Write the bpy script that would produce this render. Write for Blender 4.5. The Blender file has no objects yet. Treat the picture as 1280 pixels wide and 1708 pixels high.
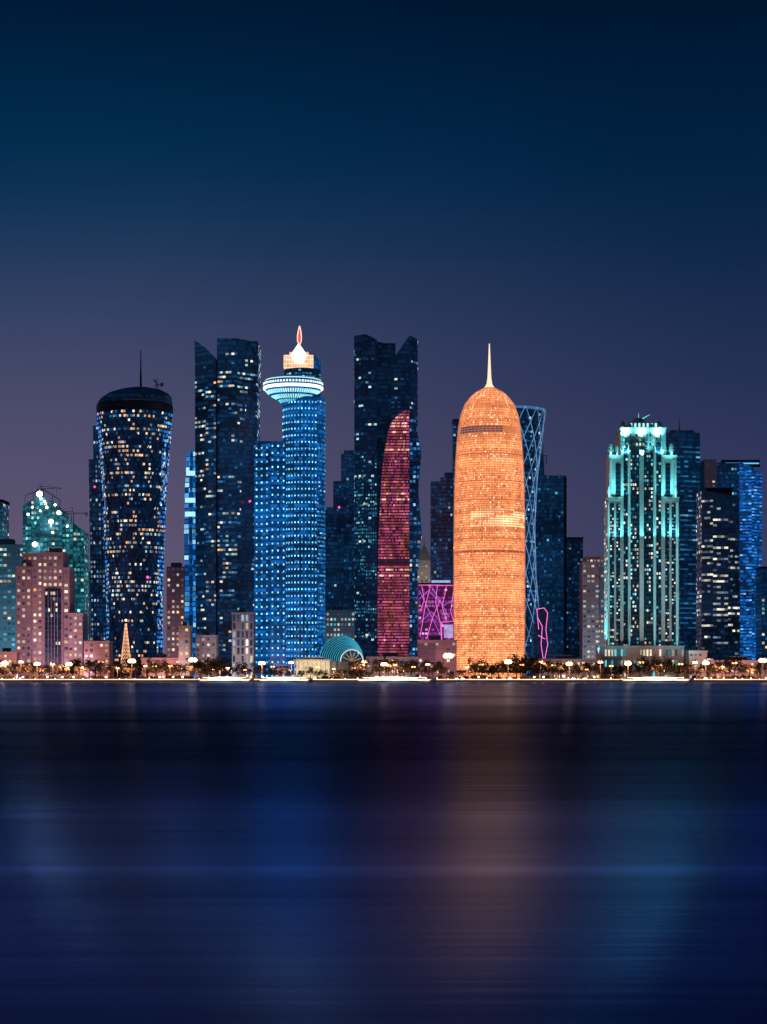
import bpy, math, random
from mathutils import Vector, noise
SC=bpy.context.scene; C=SC.collection
K=.0003; HOR=1128; CZ=3.9; GZ=1.5
def X(px,Y): return (px-640)*K*Y
def Zp(py,Y): return GZ if py is None else CZ+(HOR-py)*K*Y
def W(px,py,Y): return Vector((X(px,Y),Y,Zp(py,Y)))
def s2l(c):
    o=[]
    for v in c:
        v/=255.; o.append(v/12.92 if v<=.04045 else ((v+.055)/1.055)**2.4)
    return tuple(o)
def c4(c): return (c[0],c[1],c[2],1)
# ------------------------------------------------------------------ materials
class N:
    def __init__(s,name):
        s.m=bpy.data.materials.new(name); s.m.use_nodes=True; s.t=s.m.node_tree; s.t.nodes.clear()
        s.out=s.n('ShaderNodeOutputMaterial')
        try: s.m.cycles.emission_sampling='NONE'
        except Exception: pass
    def n(s,ty,**k):
        x=s.t.nodes.new(ty)
        for a,b in k.items(): setattr(x,a,b)
        return x
    def l(s,a,b): s.t.links.new(a,b)
    def put(s,sock,v):
        if hasattr(v,'is_output'): s.l(v,sock)
        else: sock.default_value=v
    def M(s,op,a,b=None,c=None):
        x=s.n('ShaderNodeMath',operation=op)
        s.put(x.inputs[0],a)
        if b is not None: s.put(x.inputs[1],b)
        if c is not None: s.put(x.inputs[2],c)
        return x.outputs[0]
    def mix(s,f,a,b,ty='MIX'):
        x=s.n('ShaderNodeMixRGB',blend_type=ty)
        s.put(x.inputs[0],f); s.put(x.inputs[1],a); s.put(x.inputs[2],b)
        return x.outputs[0]
    def pos(s):
        g=s.n('ShaderNodeNewGeometry'); q=s.n('ShaderNodeSeparateXYZ'); s.l(g.outputs['Position'],q.inputs[0])
        return g.outputs['Position'],q.outputs[0],q.outputs[1],q.outputs[2]
    def noise(s,vec,scale,detail=3):
        x=s.n('ShaderNodeTexNoise'); x.inputs['Scale'].default_value=scale; x.inputs['Detail'].default_value=detail
        if vec is not None: s.l(vec,x.inputs['Vector'])
        return x.outputs['Fac']
    def comb(s,x,y,z):
        q=s.n('ShaderNodeCombineXYZ')
        for i,v in enumerate((x,y,z)): s.put(q.inputs[i],v)
        return q.outputs[0]
    def bsdf(s,base,rough=.5,metal=0,em=None,es=1,spec=.5):
        p=s.n('ShaderNodeBsdfPrincipled')
        s.put(p.inputs['Base Color'],c4(base) if isinstance(base,tuple) else base)
        s.put(p.inputs['Roughness'],rough); s.put(p.inputs['Metallic'],metal)
        s.put(p.inputs['Specular IOR Level'],spec)
        if em is not None:
            s.put(p.inputs['Emission Color'],c4(em) if isinstance(em,tuple) else em); s.put(p.inputs['Emission Strength'],es)
        s.l(p.outputs[0],s.out.inputs[0]); return p
def glass(name,base,spandrel,fh=3.4,cw=2.4,glow=(.02,.05,.11),p=.5,es=1.0,rough=.22,floor=.3,room=.35):
    """dark curtain wall: fine floor lines, faint mullions and dim rooms behind the panes"""
    a=N(name); P,x,y,z=a.pos()
    h=a.M('ADD',x,a.M('MULTIPLY',y,.8))
    fz=a.M('DIVIDE',z,fh); fx=a.M('DIVIDE',h,cw)
    sp=a.M('LESS_THAN',a.M('FRACT',fz),.25); mu=a.M('LESS_THAN',a.M('FRACT',fx),.12)
    edge=a.M('MAXIMUM',sp,a.M('MULTIPLY',mu,.35))
    wn=a.n('ShaderNodeTexWhiteNoise',noise_dimensions='2D'); a.l(a.comb(a.M('FLOOR',fx),a.M('FLOOR',fz),0.),wn.inputs['Vector'])
    wn2=a.n('ShaderNodeTexWhiteNoise',noise_dimensions='1D'); a.l(a.M('FLOOR',fz),wn2.inputs['W'])
    big=a.noise(P,.025,4)
    v=a.M('MULTIPLY',wn.outputs['Value'],a.M('ADD',.45,a.M('MULTIPLY',wn2.outputs['Value'],.75)))
    on=a.M('GREATER_THAN',a.M('MULTIPLY',v,a.M('ADD',.5,big)),1-p)
    lum=a.M('ADD',a.M('MULTIPLY',a.M('MULTIPLY',big,big),floor*1.8),a.M('MULTIPLY',a.M('MULTIPLY',a.M('ADD',a.M('MULTIPLY',on,.8),.2),a.M('SUBTRACT',1,edge)),a.M('MULTIPLY',v,room)))  # first term is a smooth blue sheen painted in as emission
    col=a.mix(edge,c4(base),c4(spandrel))
    a.bsdf(col,a.M('ADD',rough,a.M('MULTIPLY',edge,.3)),.0,em=c4(glow),es=a.M('MULTIPLY',lum,es))
    return a.m
def wall(name,c,fh=3.9,rough=.8,line=.75,var=.35):
    a=N(name); P,x,y,z=a.pos()
    n=a.noise(P,.12,5); n2=a.noise(P,1.1,3)
    f=a.M('LESS_THAN',a.M('FRACT',a.M('DIVIDE',z,fh)),.1)
    t=a.M('ADD',1-var,a.M('MULTIPLY',a.M('ADD',n,a.M('MULTIPLY',n2,.4)),var*1.4))
    t=a.M('MULTIPLY',t,a.M('SUBTRACT',1,a.M('MULTIPLY',f,1-line)))
    col=a.mix(1.,c4(c),a.comb(t,t,t),'MULTIPLY')
    a.bsdf(col,rough); return a.m
def emis(name,c,s=1.,var=0.,sc=.35):
    a=N(name)
    if var:
        P,x,y,z=a.pos(); st=a.M('MAXIMUM',0.,a.M('MULTIPLY',s,a.M('ADD',1-var,a.M('MULTIPLY',a.noise(P,sc,3),2*var))))
    else: st=s
    a.bsdf((.02,.02,.02),.5,em=c,es=st); return a.m
def plain(name,c,rough=.6,metal=0.):
    a=N(name); P,x,y,z=a.pos(); n=a.noise(P,.8,4)
    t=a.M('ADD',.7,a.M('MULTIPLY',n,.6))
    a.bsdf(a.mix(1.,c4(c),a.comb(t,t,t),'MULTIPLY'),rough,metal); return a.m
def glowmat():
    a=N('lit_window_glass'); at=a.n('ShaderNodeAttribute',attribute_name='glow')
    P,x,y,z=a.pos(); n=a.noise(P,.9,2)
    t=a.M('ADD',.35,a.M('MULTIPLY',n,1.3))
    a.bsdf((.012,.02,.035),.25,em=a.mix(1.,at.outputs['Color'],a.comb(t,t,t),'MULTIPLY'),es=1.); return a.m
WIN=glowmat()
G_NAVY=glass('navy_curtain_wall',(.006,.012,.025),(.012,.022,.045),glow=(.004,.050,.155),p=.62,floor=.30)
G_TEAL=glass('teal_curtain_wall',(.008,.03,.045),(.02,.05,.07),glow=(.014,.11,.18),p=.65,room=.7)
G_BLUE=glass('blue_curtain_wall',(.006,.02,.06),(.012,.04,.11),glow=(.005,.095,.36),p=.6,floor=.45,room=.8)
G_BLACK=glass('black_curtain_wall',(.004,.009,.02),(.007,.016,.034),glow=(.003,.028,.085),p=.6)
G_DEEP=glass('deep_blue_curtain_wall',(.004,.01,.026),(.007,.018,.045),glow=(.002,.030,.105),p=.6,floor=.30)
G_VIOLET=glass('violet_curtain_wall',(.03,.012,.04),(.05,.02,.06),glow=(.26,.035,.24),p=.6,floor=.5,room=.8)
G_GREEN=glass('blue_teal_curtain_wall',(.01,.03,.04),(.02,.05,.06),glow=(.016,.16,.21),p=.7,room=.8)
W_PINK=wall('pink_stone',(.46,.29,.33)); W_PALE=wall('pale_render',(.5,.48,.5)); W_TEALP=wall('teal_painted_concrete',(.22,.31,.40))
W_STONE=wall('cream_stone',(.5,.5,.48),line=.85); W_DARK=wall('dark_concrete',(.05,.06,.09)); W_GREY=wall('grey_concrete',(.22,.22,.27))
W_MAUVE=wall('mauve_cladding',(.2,.05,.08))
METAL=plain('dark_metal',(.02,.025,.04),.45,.3); STEEL=plain('painted_steel',(.25,.26,.28),.5,.4)
WHITEP=plain('white_paint',(.75,.75,.74),.5)
WARM=(1,.58,.26); WHITE=(1,.84,.62); COOL=(.55,.9,1); CYAN=(.12,.75,.82)
DIMB=(.003,.036,.11)
# ------------------------------------------------------------------ geometry helpers: each returns (verts, faces)
def box(x0,x1,y0,y1,z0,z1):
    v=[(x0,y0,z0),(x1,y0,z0),(x1,y1,z0),(x0,y1,z0),(x0,y0,z1),(x1,y0,z1),(x1,y1,z1),(x0,y1,z1)]
    return v,[(0,1,5,4),(1,2,6,5),(2,3,7,6),(3,0,4,7),(4,5,6,7),(3,2,1,0)]
def tube(p0,p1,r0,r1=None,n=6):
    r1=r0 if r1 is None else r1
    p0=Vector(p0);p1=Vector(p1); d=(p1-p0).normalized()
    a=d.cross(Vector((0,0,1)) if abs(d.z)<.9 else Vector((1,0,0))).normalized(); b=d.cross(a)
    v=[];f=[]
    for p,r in ((p0,r0),(p1,r1)):
        for i in range(n):
            t=2*math.pi*i/n; v.append(tuple(p+a*(r*math.cos(t))+b*(r*math.sin(t))))
    for i in range(n): f.append((i,(i+1)%n,n+(i+1)%n,n+i))
    f.append(tuple(range(n-1,-1,-1))); f.append(tuple(range(n,2*n))); return v,f
def lathe(cx,cy,prof,n=32,sy=1.):
    v=[];f=[]
    for r,z in prof:
        for i in range(n):
            t=2*math.pi*i/n; v.append((cx+max(r,.02)*math.cos(t),cy+sy*max(r,.02)*math.sin(t),z))
    for k in range(len(prof)-1):
        for i in range(n):
            f.append((k*n+i,k*n+(i+1)%n,(k+1)*n+(i+1)%n,(k+1)*n+i))
    m=len(prof)-1
    f.append(tuple(range(n-1,-1,-1))); f.append(tuple(m*n+i for i in range(n))); return v,f
def ball(c,r,n=10,sz=1.):
    return lathe(c[0],c[1],[(r*math.sin(math.pi*k/6),c[2]-r*sz*math.cos(math.pi*k/6)) for k in range(7)],n)
def merge(*a):
    v=[];f=[]
    for vv,ff in a:
        o=len(v); v+=list(vv); f+=[tuple(i+o for i in q) for q in ff]
    return v,f
def interp(tab,x):
    tab=sorted(tab)
    if x<=tab[0][0]: return tab[0][1]
    for (a,b),(c,d) in zip(tab,tab[1:]):
        if x<=c: return b+(d-b)*(x-a)/(c-a)
    return tab[-1][1]
def mk(name,vf,mat,parent=None,base=None,smooth=False,glow=None):
    v,f=vf
    if base is not None: v=[(p[0]-base[0],p[1]-base[1],p[2]-base[2]) for p in v]
    me=bpy.data.meshes.new(name); me.from_pydata([tuple(p) for p in v],[],f)
    if glow is not None:
        at=me.attributes.new('glow','FLOAT_COLOR','POINT'); at.data.foreach_set('color',glow)
    if smooth:
        me.polygons.foreach_set('use_smooth',[True]*len(me.polygons))
    me.materials.append(mat); me.update()
    o=bpy.data.objects.new(name,me); C.objects.link(o)
    if parent is not None: o.parent=parent
    return o
def struct(name,vf,mat):
    o=mk(name,vf,mat); o['kind']='structure'; return o
def empty(name,loc,label=None,cat=None,group=None):
    o=bpy.data.objects.new(name,None); o.empty_display_size=2; C.objects.link(o); o.location=loc
    if label: o['label']=label
    if cat: o['category']=cat
    if group: o['group']=group
    return o
def dup(root):
    r=root.copy(); C.objects.link(r)
    for ch in list(root.children):
        c=ch.copy(); C.objects.link(c); c.parent=r
        for g in ch.children:
            d=g.copy(); C.objects.link(d); d.parent=c
    return r
def lit(pal,p,seed=0,fv=.7,cl=.5,sx=.25,sy=.35,mask=None):
    r=random.Random(seed); fl={}; tot=sum(q[0] for q in pal)
    def fn(i,j,nu,nv):
        f=fl.setdefault(j,r.random())
        n=noise.noise(Vector((i*sx+seed*7.31,j*sy+seed*3.3,seed*1.7)))
        q=p*(1-fv+fv*2.4*f*f)*(1+cl*2*n)
        m=mask((i+.5)/nu,(j+.5)/nv) if mask else 1
        if r.random()>q*m: return None
        t=r.random()*tot
        for w,c,s in pal:
            t-=w
            if t<=0: break
        k=s*(.3+1.1*r.random()**1.4); return (c[0]*k,c[1]*k,c[2]*k)
    return fn
class B:
    def __init__(s,name,label,cat,px,Y,group=None):
        s.Y=Y; s.root=empty(name,(X(px,Y),Y,GZ),label,cat,group); s.base=s.root.location.copy(); s.q={}
    def add(s,name,vf,mat,parent=None,smooth=False,label=None):
        o=mk(name,vf,mat,parent or s.root,s.base,smooth)
        if label: o['label']=label
        return o
    def slab(s,rows,Y,d,mat,name='facade',bulge=0):
        """rows (py, px left, px right), top to bottom"""
        v=[];f=[]
        for py,l,r in rows:
            z=Zp(py,Y); xl,xr=X(l,Y),X(r,Y)
            v+=[(xl,Y,z),((xl+xr)/2,Y-bulge,z),(xr,Y,z),(xr,Y+d,z),(xl,Y+d,z)]
        for k in range(len(rows)-1):
            a=k*5;b=a+5
            for i in range(5): f.append((a+i,b+i,b+(i+1)%5,a+(i+1)%5))
        f.append((0,1,2,3,4)); n=(len(rows)-1)*5; f.append((n+4,n+3,n+2,n+1,n))
        o=s.add(name,(v,f),mat)
        zs=[(Zp(r[0],Y),r) for r in rows]; zl=[(z,X(r[1],Y)) for z,r in zs]; zr=[(z,X(r[2],Y)) for z,r in zs]
        z0=min(z for z,_ in zl); z1=max(z for z,_ in zl)
        def S(u,w):
            z=z0+(z1-z0)*w; a=interp(zl,z); b=interp(zr,z)
            return Vector((a+(b-a)*u,Y-bulge*(1-abs(2*u-1)),z))
        def SL(u,w):
            z=z0+(z1-z0)*w; return Vector((interp(zl,z),Y+d*(1-u),z))
        def SR(u,w):
            z=z0+(z1-z0)*w; return Vector((interp(zr,z),Y+d*u,z))
        return o,S,SL,SR
    def facets(s,pts,Y,d,mat,name='facade'):
        """pts (px top, py top, px bottom, depth offset)"""
        n=len(pts); v=[];f=[]
        for a,b,c,dy in pts: v.append((X(c,Y+dy),Y+dy,GZ))
        for a,b,c,dy in pts: v.append((X(a,Y+dy),Y+dy,Zp(b,Y+dy)))
        L,R=v[0],v[n-1]; LT,RT=v[n],v[2*n-1]
        v+=[(R[0],Y+d,GZ),(L[0],Y+d,GZ),(RT[0],Y+d,RT[2]),(LT[0],Y+d,LT[2])]
        rb,lb,rt,lt=2*n,2*n+1,2*n+2,2*n+3
        for i in range(n-1): f.append((i,i+1,n+i+1,n+i))
        f+=[(n-1,rb,rt,2*n-1),(lb,0,n,lt),(rb,lb,lt,rt)]
        m=n//2
        for i in range(n-1): f.append((n+i,n+i+1,lt if i<m else rt))
        f.append((n+m,rt,lt))
        o=s.add(name,(v,f),mat); Ss=[]
        for i in range(n-1):
            b0,b1,t0,t1=[Vector(q) for q in (v[i],v[i+1],v[n+i],v[n+i+1])]
            zt=min(t0.z,t1.z)
            e0=b0.lerp(t0,(zt-GZ)/(t0.z-GZ)); e1=b1.lerp(t1,(zt-GZ)/(t1.z-GZ))
            Ss.append((lambda b0,b1,e0,e1:(lambda u,w:(b0.lerp(b1,u)).lerp(e0.lerp(e1,u),w)))(b0,b1,e0,e1))
        sl=lambda u,w:Vector(v[lb]).lerp(Vector(v[0]),u).lerp(Vector(v[lt]).lerp(Vector(v[n]),u),w)
        sr=lambda u,w:Vector(v[n-1]).lerp(Vector(v[rb]),u).lerp(Vector(v[2*n-1]).lerp(Vector(v[rt]),u),w)
        return o,Ss,sl,sr
    def wins(s,S,nu,nv,fn,fu=.72,fv=.55,push=.18,name='window',u0=0,u1=1,v0=0,v1=1,front=True):
        q=s.q.setdefault(name,[])
        for j in range(nv):
            for i in range(nu):
                c=fn(i,j,nu,nv)
                if c is None: continue
                a=u0+(u1-u0)*(i+.5-fu/2)/nu; b=u0+(u1-u0)*(i+.5+fu/2)/nu
                e=v0+(v1-v0)*(j+.5-fv/2)/nv; g=v0+(v1-v0)*(j+.5+fv/2)/nv
                p=[S(a,e),S(b,e),S(b,g),S(a,g)]
                nn=(p[1]-p[0]).cross(p[3]-p[0])
                if nn.length<1e-6: continue
                nn.normalize(); q.append((p,nn*push,c,front))
    def grid(s,S,fn,cw=2.5,fh=3.4,**k):
        w=(S(1,.3)-S(0,.3)).length; h=S(.5,1).z-S(.5,0).z
        s.wins(S,max(1,round(w*(k.get('u1',1)-k.get('u0',0))/cw)),max(1,round(h*(k.get('v1',1)-k.get('v0',0))/fh)),fn,**k)
    def finish(s,top=92):
        for name,q in s.q.items():
            q.sort(key=lambda t:-(sum(t[2])*(t[0][1]-t[0][0]).length if t[3] else -1))
            def geo(t):
                p,n,c,_=t; v=[tuple(a-n*.5) for a in p]+[tuple(a+n) for a in p]
                return v,[(4,5,6,7),(0,1,5,4),(1,2,6,5),(2,3,7,6),(3,0,4,7)],list(c4(t[2]))*8
            k=len(q) if len(q)<=100 else top
            for t in q[:k]:
                v,f,g=geo(t); mk(name,(v,f),WIN,s.root,s.base,glow=g)
            if len(q)>k:
                v=[];f=[];g=[]
                for t in q[k:]:
                    a,b,c=geo(t); o=len(v); v+=a; f+=[tuple(i+o for i in z) for z in b]; g+=c
                o=mk(name,(v,f),WIN,s.root,s.base,glow=g); o['kind']='stuff'
def spot(p,tgt,col,P,ang=70,blend=.8,r=.5):  # unseen spot: added wall washes, and the beams of modelled lamps
    L=bpy.data.lights.new('wash_spot','SPOT'); L.energy=P; L.color=col; L.spot_size=math.radians(ang); L.spot_blend=blend; L.shadow_soft_size=r
    o=bpy.data.objects.new('wash_spot',L); C.objects.link(o); o.location=p
    d=Vector(tgt)-Vector(p); o.rotation_euler=d.to_track_quat('-Z','Y').to_euler()
OFF=[(7,DIMB,1),(3,(.01,.11,.27),1),(2,COOL,.5),(1.4,WHITE,.95),(.7,WARM,1)]
# ================================================================== buildings, left to right
b=B('office_tower','narrow dark tower cut off by the left picture edge, behind the teal block','tower',-18,1700)
o,S,SL,SR=b.slab([(838,-45,4),(None,-45,4)],1700,30,G_TEAL); b.grid(S,lit(OFF,.4,1)); b.grid(SR,lit(OFF,.3,2),front=False)
b.add('roof_parapet',box(X(-46,1700),X(5,1700),1699,1731,Zp(838,1700)+.02,Zp(833,1700)),W_DARK); b.finish()
b=B('apartment_block','pale teal flat roofed block at far left with dim greenish windows','apartment block',18,1600)
o,S,SL,SR=b.slab([(912,-30,40),(None,-30,40)],1600,30,W_TEALP)
b.grid(S,lit([(5,(.02,.12,.17),1),(2,(.12,.42,.55),1),(1.4,WHITE,.9)],.75,3,fv=.3),cw=3.4,fh=4.2,fv=.45)
b.add('roof_parapet',box(X(-31,1600),X(41,1600),1599,1631,Zp(912,1600)+.02,Zp(908,1600)),W_TEALP)
b.add('plant_room',box(X(-5,1600),X(18,1600),1605,1620,Zp(908,1600)+.02,Zp(898,1600)),W_GREY); b.finish()
spot((X(10,1540),1530,2),(X(15,1600),1600,45),(.45,.85,1),120000,80)  # teal wash added from in front to brighten this block
# --- tower under construction
Y=1560
b=B('unfinished_tower','blue teal glass tower with curved stepped roofline, work lamps and cranes, above pink stone block','tower',90,Y)
o,Ss,sl,sr=b.facets([(38,843,38,6),(52,834,52,2),(66,827,66,0),(86,836,86,0),(104,852,104,2)],Y,34,G_GREEN)
o2,Ss2,sl2,sr2=b.facets([(104,866,104,4),(122,872,122,4),(140,887,141,8)],Y,34,G_GREEN,name='side_wing')
pg=[(5,(.012,.14,.18),1),(3,(.04,.36,.42),1),(2,(.35,.9,.9),.9),(1.0,WHITE,.9)]
for k,S in enumerate(Ss+Ss2): b.grid(S,lit(pg,.78,20+k,fv=.4),cw=2.8,fh=4.,fv=.5)
b.grid(sr2,lit(pg,.4,29),front=False)
GL=emis('work_lamp_glow',(.75,1,.95),9)
for px,py,r in ((66,824,2.3),(85,870,1.9),(58,908,2.0),(98,855,1.5),(78,846,1.),(47,858,1.),(74,836,.8),(92,842,.9),(54,846,.8),(67,852,.8),(88,888,.9),(112,878,.8)):
    p=W(px,py,Y-3); h=b.add('work_lamp',ball(p,r),GL,smooth=True)
    b.add('bracket',tube((p.x,p.y,p.z-1),(p.x,p.y+4,p.z-2),.2),STEEL,parent=h)
for px,py in ((66,830),(85,876),(58,914)): spot((X(px,Y),Y-7,Zp(py,Y)),(X(px,Y),Y,Zp(py-3,Y)),(.5,.95,1),9000,150)
b.add('roof_frame',merge(*[tube(W(a,c,Y+8),W(d,e,Y+8),.35) for a,c,d,e in ((42,840,42,826),(56,834,56,820),(72,829,72,816),(88,838,88,824),(100,850,100,834),(42,826,72,816),(72,816,100,834))]),METAL); b.finish()
def crane(px,pyb,pyt,Y,jl,jr,label,lean=0):
    t=empty('tower_crane',W(px,pyb,Y),label,'crane'); bs=t.location.copy()
    x,z0,z1=X(px,Y),Zp(pyb,Y),Zp(pyt,Y); w=.9
    M=[]
    for sx in(-w,w):
        for sy in(-w,w): M.append(tube((x+sx,Y+sy,z0),(x+sx,Y+sy,z1),.16,n=4))
    n=max(2,int((z1-z0)/2.5))
    for i in range(n):
        a=z0+(z1-z0)*i/n;c=z0+(z1-z0)*(i+1)/n; q=w if i%2 else -w; M.append(tube((x-q,Y-w,a),(x+q,Y-w,c),.1,n=4))
    mk('mast',merge(*M),STEEL,t,bs)
    xl,xr=X(jl,Y),X(jr,Y); up=lean
    J=[tube((x,Y-.5,z1),(xr,Y-.5,z1+up),.2,n=4),tube((x,Y+.5,z1),(xr,Y+.5,z1+up),.2,n=4),tube((x,Y,z1+1.8),(xr,Y,z1+up+.4),.2,n=4)]
    for i in range(9):
        a=i/9.;c=(i+.5)/9.; J.append(tube((x+(xr-x)*a,Y,z1+1.8*(1-a)+up*a),(x+(xr-x)*c,Y-.5,z1+up*c),.1,n=4))
    mk('jib',merge(*J),STEEL,t,bs)
    mk('counter_jib',merge(tube((x,Y,z1),(xl,Y,z1-up*.2),.3,n=4),box(min(xl,xl+2),max(xl,xl+2),Y-.8,Y+.8,z1-2,z1+.6)),STEEL,t,bs)
    mk('apex',merge(tube((x,Y,z1),(x,Y,z1+5),.35,.1),tube((x,Y,z1+5),(x+(xr-x)*.7,Y,z1+up*.7+1),.07,n=4),tube((x,Y,z1+5),(xl,Y,z1),.07,n=4)),STEEL,t,bs)
    mk('cab',box(x-.9,x+.9,Y-2.2,Y-.9,z1-2,z1),WHITEP,t,bs)
    mk('hook_line',tube((x+(xr-x)*.75,Y,z1+up*.75),(x+(xr-x)*.75,Y,z1-6+up*.75),.07,n=4),METAL,t,bs)
crane(68,829,815,1572,62,103,'small tower crane on the curved blue teal tower roof, jib pointing right')
crane(121,872,856,1574,142,82,'second lower crane above the blue teal tower side wing, jib pointing left')
# --- pink stepped block
Y=1480
b=B('apartment_block','pink stone stepped block with white lit square windows and dark glass centre at far left','apartment block',84,Y)
pw=[(4,(.05,.05,.09),1),(3,(.5,.42,.45),.8),(4,WHITE,1),(1,WARM,1)]
for nm,(l,r,t,dy) in (('left_wing',(27,52,948,0)),('facade',(37,71,926,5)),('facade',(105,116,950,5)),('right_wing',(114,138,1026,0))):
    o,S,SL,SR=b.slab([(t,l,r),(None,l,r)],Y+dy,26,W_PINK,nm)
    b.add('cornice',box(X(l,Y+dy)-.6,X(r,Y+dy)+.6,Y+dy-.6,Y+dy+20,Zp(t,Y+dy)+.01,Zp(t,Y+dy)+1.6),W_PINK)
    b.grid(S,lit(pw,1,31+l,fv=.1,cl=.1),cw=3.4,fh=4.8,fu=.5,fv=.42,v0=.14)
o,S,SL,SR=b.slab([(921,71,105),(None,71,105)],Y+3,26,W_PINK,'central_bay')
b.grid(S,lit(pw,1,37,fv=.1,cl=.1),cw=3.4,fh=4.8,fu=.5,fv=.42,v0=.72,v1=.98)
x0,x1=X(75,Y),X(101,Y); zt=Zp(985,Y)
gb=b.add('glass_bay',box(x0,x1,Y+.5,Y+3.4,GZ,zt),G_BLACK)
b.add('mullion',merge(*[box(x0+(x1-x0)*i/5-.15,x0+(x1-x0)*i/5+.15,Y+.2,Y+.6,GZ,zt) for i in range(1,5)]),W_PINK,parent=gb)
b.wins(lambda u,v:Vector((x0+(x1-x0)*u,Y+.45,GZ+(zt-GZ)*v)),6,16,lit([(3,DIMB,1),(1,WHITE,.9)],.4,38))
b.add('roof_pavilion',box(X(78,Y),X(98,Y),Y+8,Y+18,Zp(921,Y)+1,Zp(913,Y)),W_PINK); b.finish()
for px in (35,70,105,135): spot((X(px,1440),1425,3),(X(px,Y),Y,30),(1,.62,.78),29000,95)  # pinkish washes added near the ground to light the walls
b=B('apartment_block','thin pinkish block squeezed between pink stone block and slim windowed tower','apartment block',147,1620)
o,S,SL,SR=b.slab([(955,138,156),(None,138,156)],1620,24,W_PINK); b.grid(S,lit(pw,.8,41,fv=.3),cw=3.4,fh=4.4,fu=.5,fv=.45)
b.add('roof_parapet',box(X(138,1620)-.4,X(156,1620)+.4,1619.5,1645,Zp(955,1620)+.01,Zp(952,1620)),W_PINK); b.finish()
spot((X(147,1570),1570,3),(X(147,1620),1620,40),(1,.6,.65),40000,70)
# --- slim windowed tower behind flared tower
Y=1575
b=B('office_tower','slim stepped tower with rows of small white windows, left behind the flared tower','tower',165,Y)
ps=[(4,DIMB,1),(3,(.2,.34,.6),.7),(3,(.65,.8,1),.75)]
o,S,SL,SR=b.slab([(766,148,168),(None,153,172)],Y,30,G_NAVY); b.grid(S,lit(ps,.75,43,fv=.3),cw=2.2,fh=3.8,fu=.5,fv=.5); b.grid(SL,lit(ps,.5,44),front=False)
o,S,SL,SR=b.slab([(710,155,182),(None,160,186)],Y+4,30,G_NAVY,'upper_block'); b.grid(S,lit(ps,.75,45,fv=.3),cw=2.2,fh=3.8,fu=.5,fv=.5)
b.add('red_beacon',ball(W(158,812,Y-1),.9),emis('beacon_red',(1,.05,.2),2.5)); b.finish()
# --- flared tower
Y=1510; cx=X(225,Y); cy=Y; u=K*Y
prof=[(None,47),(1060,46),(980,46.5),(900,49),(820,53),(750,57.5),(690,63)]
tab=[(Zp(p,Y),r*u) for p,r in prof]
b=B('flared_tower','dark round glass tower widening upward with diamond bracing, domed cap and thin mast','tower',225,Y)
zs=[tab[0][0]+(tab[-1][0]-tab[0][0])*k/24 for k in range(25)]
b.add('facade',lathe(cx,cy,[(interp(tab,z),z) for z in zs],48),G_DEEP,smooth=True)
zc=lambda p:Zp(p,Y)
b.add('crown_ring',lathe(cx,cy,[(63*u+.01,zc(690)+.01),(63.6*u,zc(687)),(63.6*u,zc(678)),(60*u,zc(675))],48),METAL)
# tilted shallow roof cap: rim lower at the left, higher at the right
rv,rf=lathe(cx,cy,[(62.5*u,zc(676)),(61.5*u,zc(668)),(56*u,zc(661)),(44*u,zc(654)),(26*u,zc(649)),(.1,zc(647))],48)
rv=[(a,c,e+(a-cx)*.075*(1 if k>=48 else 0)) for k,(a,c,e) in enumerate(rv)]
b.add('roof_cap',(rv,rf),G_BLACK,smooth=True)
m=b.add('mast',tube((cx+10*u,cy,zc(650)),(cx+10*u,cy,zc(612)),1.0,.6),METAL); b.add('mast_tip',tube((cx+10*u,cy,zc(612)),(cx+10*u,cy,zc(584)),.55,.3),METAL,parent=m)
def SF(uu,v,off=0):
    z=tab[0][0]+(tab[-1][0]-tab[0][0])*v; a=math.pi+math.pi*uu; r=interp(tab,z)+off
    return Vector((cx+r*math.cos(a),cy+r*math.sin(a),z))
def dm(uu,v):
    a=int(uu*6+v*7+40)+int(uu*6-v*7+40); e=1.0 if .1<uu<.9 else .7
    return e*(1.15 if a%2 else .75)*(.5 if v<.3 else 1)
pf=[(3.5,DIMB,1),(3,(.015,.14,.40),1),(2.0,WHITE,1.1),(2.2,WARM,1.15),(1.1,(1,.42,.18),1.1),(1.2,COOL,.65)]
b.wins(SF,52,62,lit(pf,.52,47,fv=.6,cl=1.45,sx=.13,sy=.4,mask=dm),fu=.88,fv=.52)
bl=lit([(3,(.012,.15,.65),1),(1.6,(.06,.40,1),1.2),(.6,COOL,.9)],.85,48,fv=.3,cl=.6)  # blue sheen at the tower sides, made as glowing cells
b.wins(lambda a,c:SF(a,c,.3),6,60,bl,u0=.0,u1=.17,name='edge_sheen'); b.wins(lambda a,c:SF(a,c,.3),6,60,bl,u0=.82,u1=1,name='edge_sheen')
D=[]
for k in range(-9,14):
    for sgn in (1,-1):
        pts=[]
        for t in range(29):
            v=t/28.; uu=(k/6.+sgn*v*7/6.)
            if 0<=uu<=1: pts.append(SF(uu,v,.25))
        for p,q in zip(pts,pts[1:]): D.append(tube(p,q,.32,n=4))
b.add('diagonal_bracing',merge(*D),METAL); b.add('red_beacon',ball(SF(.68,.38,1),1.),emis('beacon_rose',(1,.08,.35),2.5)); b.finish()
crane(262,654,640,1510,268,256,'tiny maintenance crane on the flared tower cap, right of its mast',lean=3)
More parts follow.
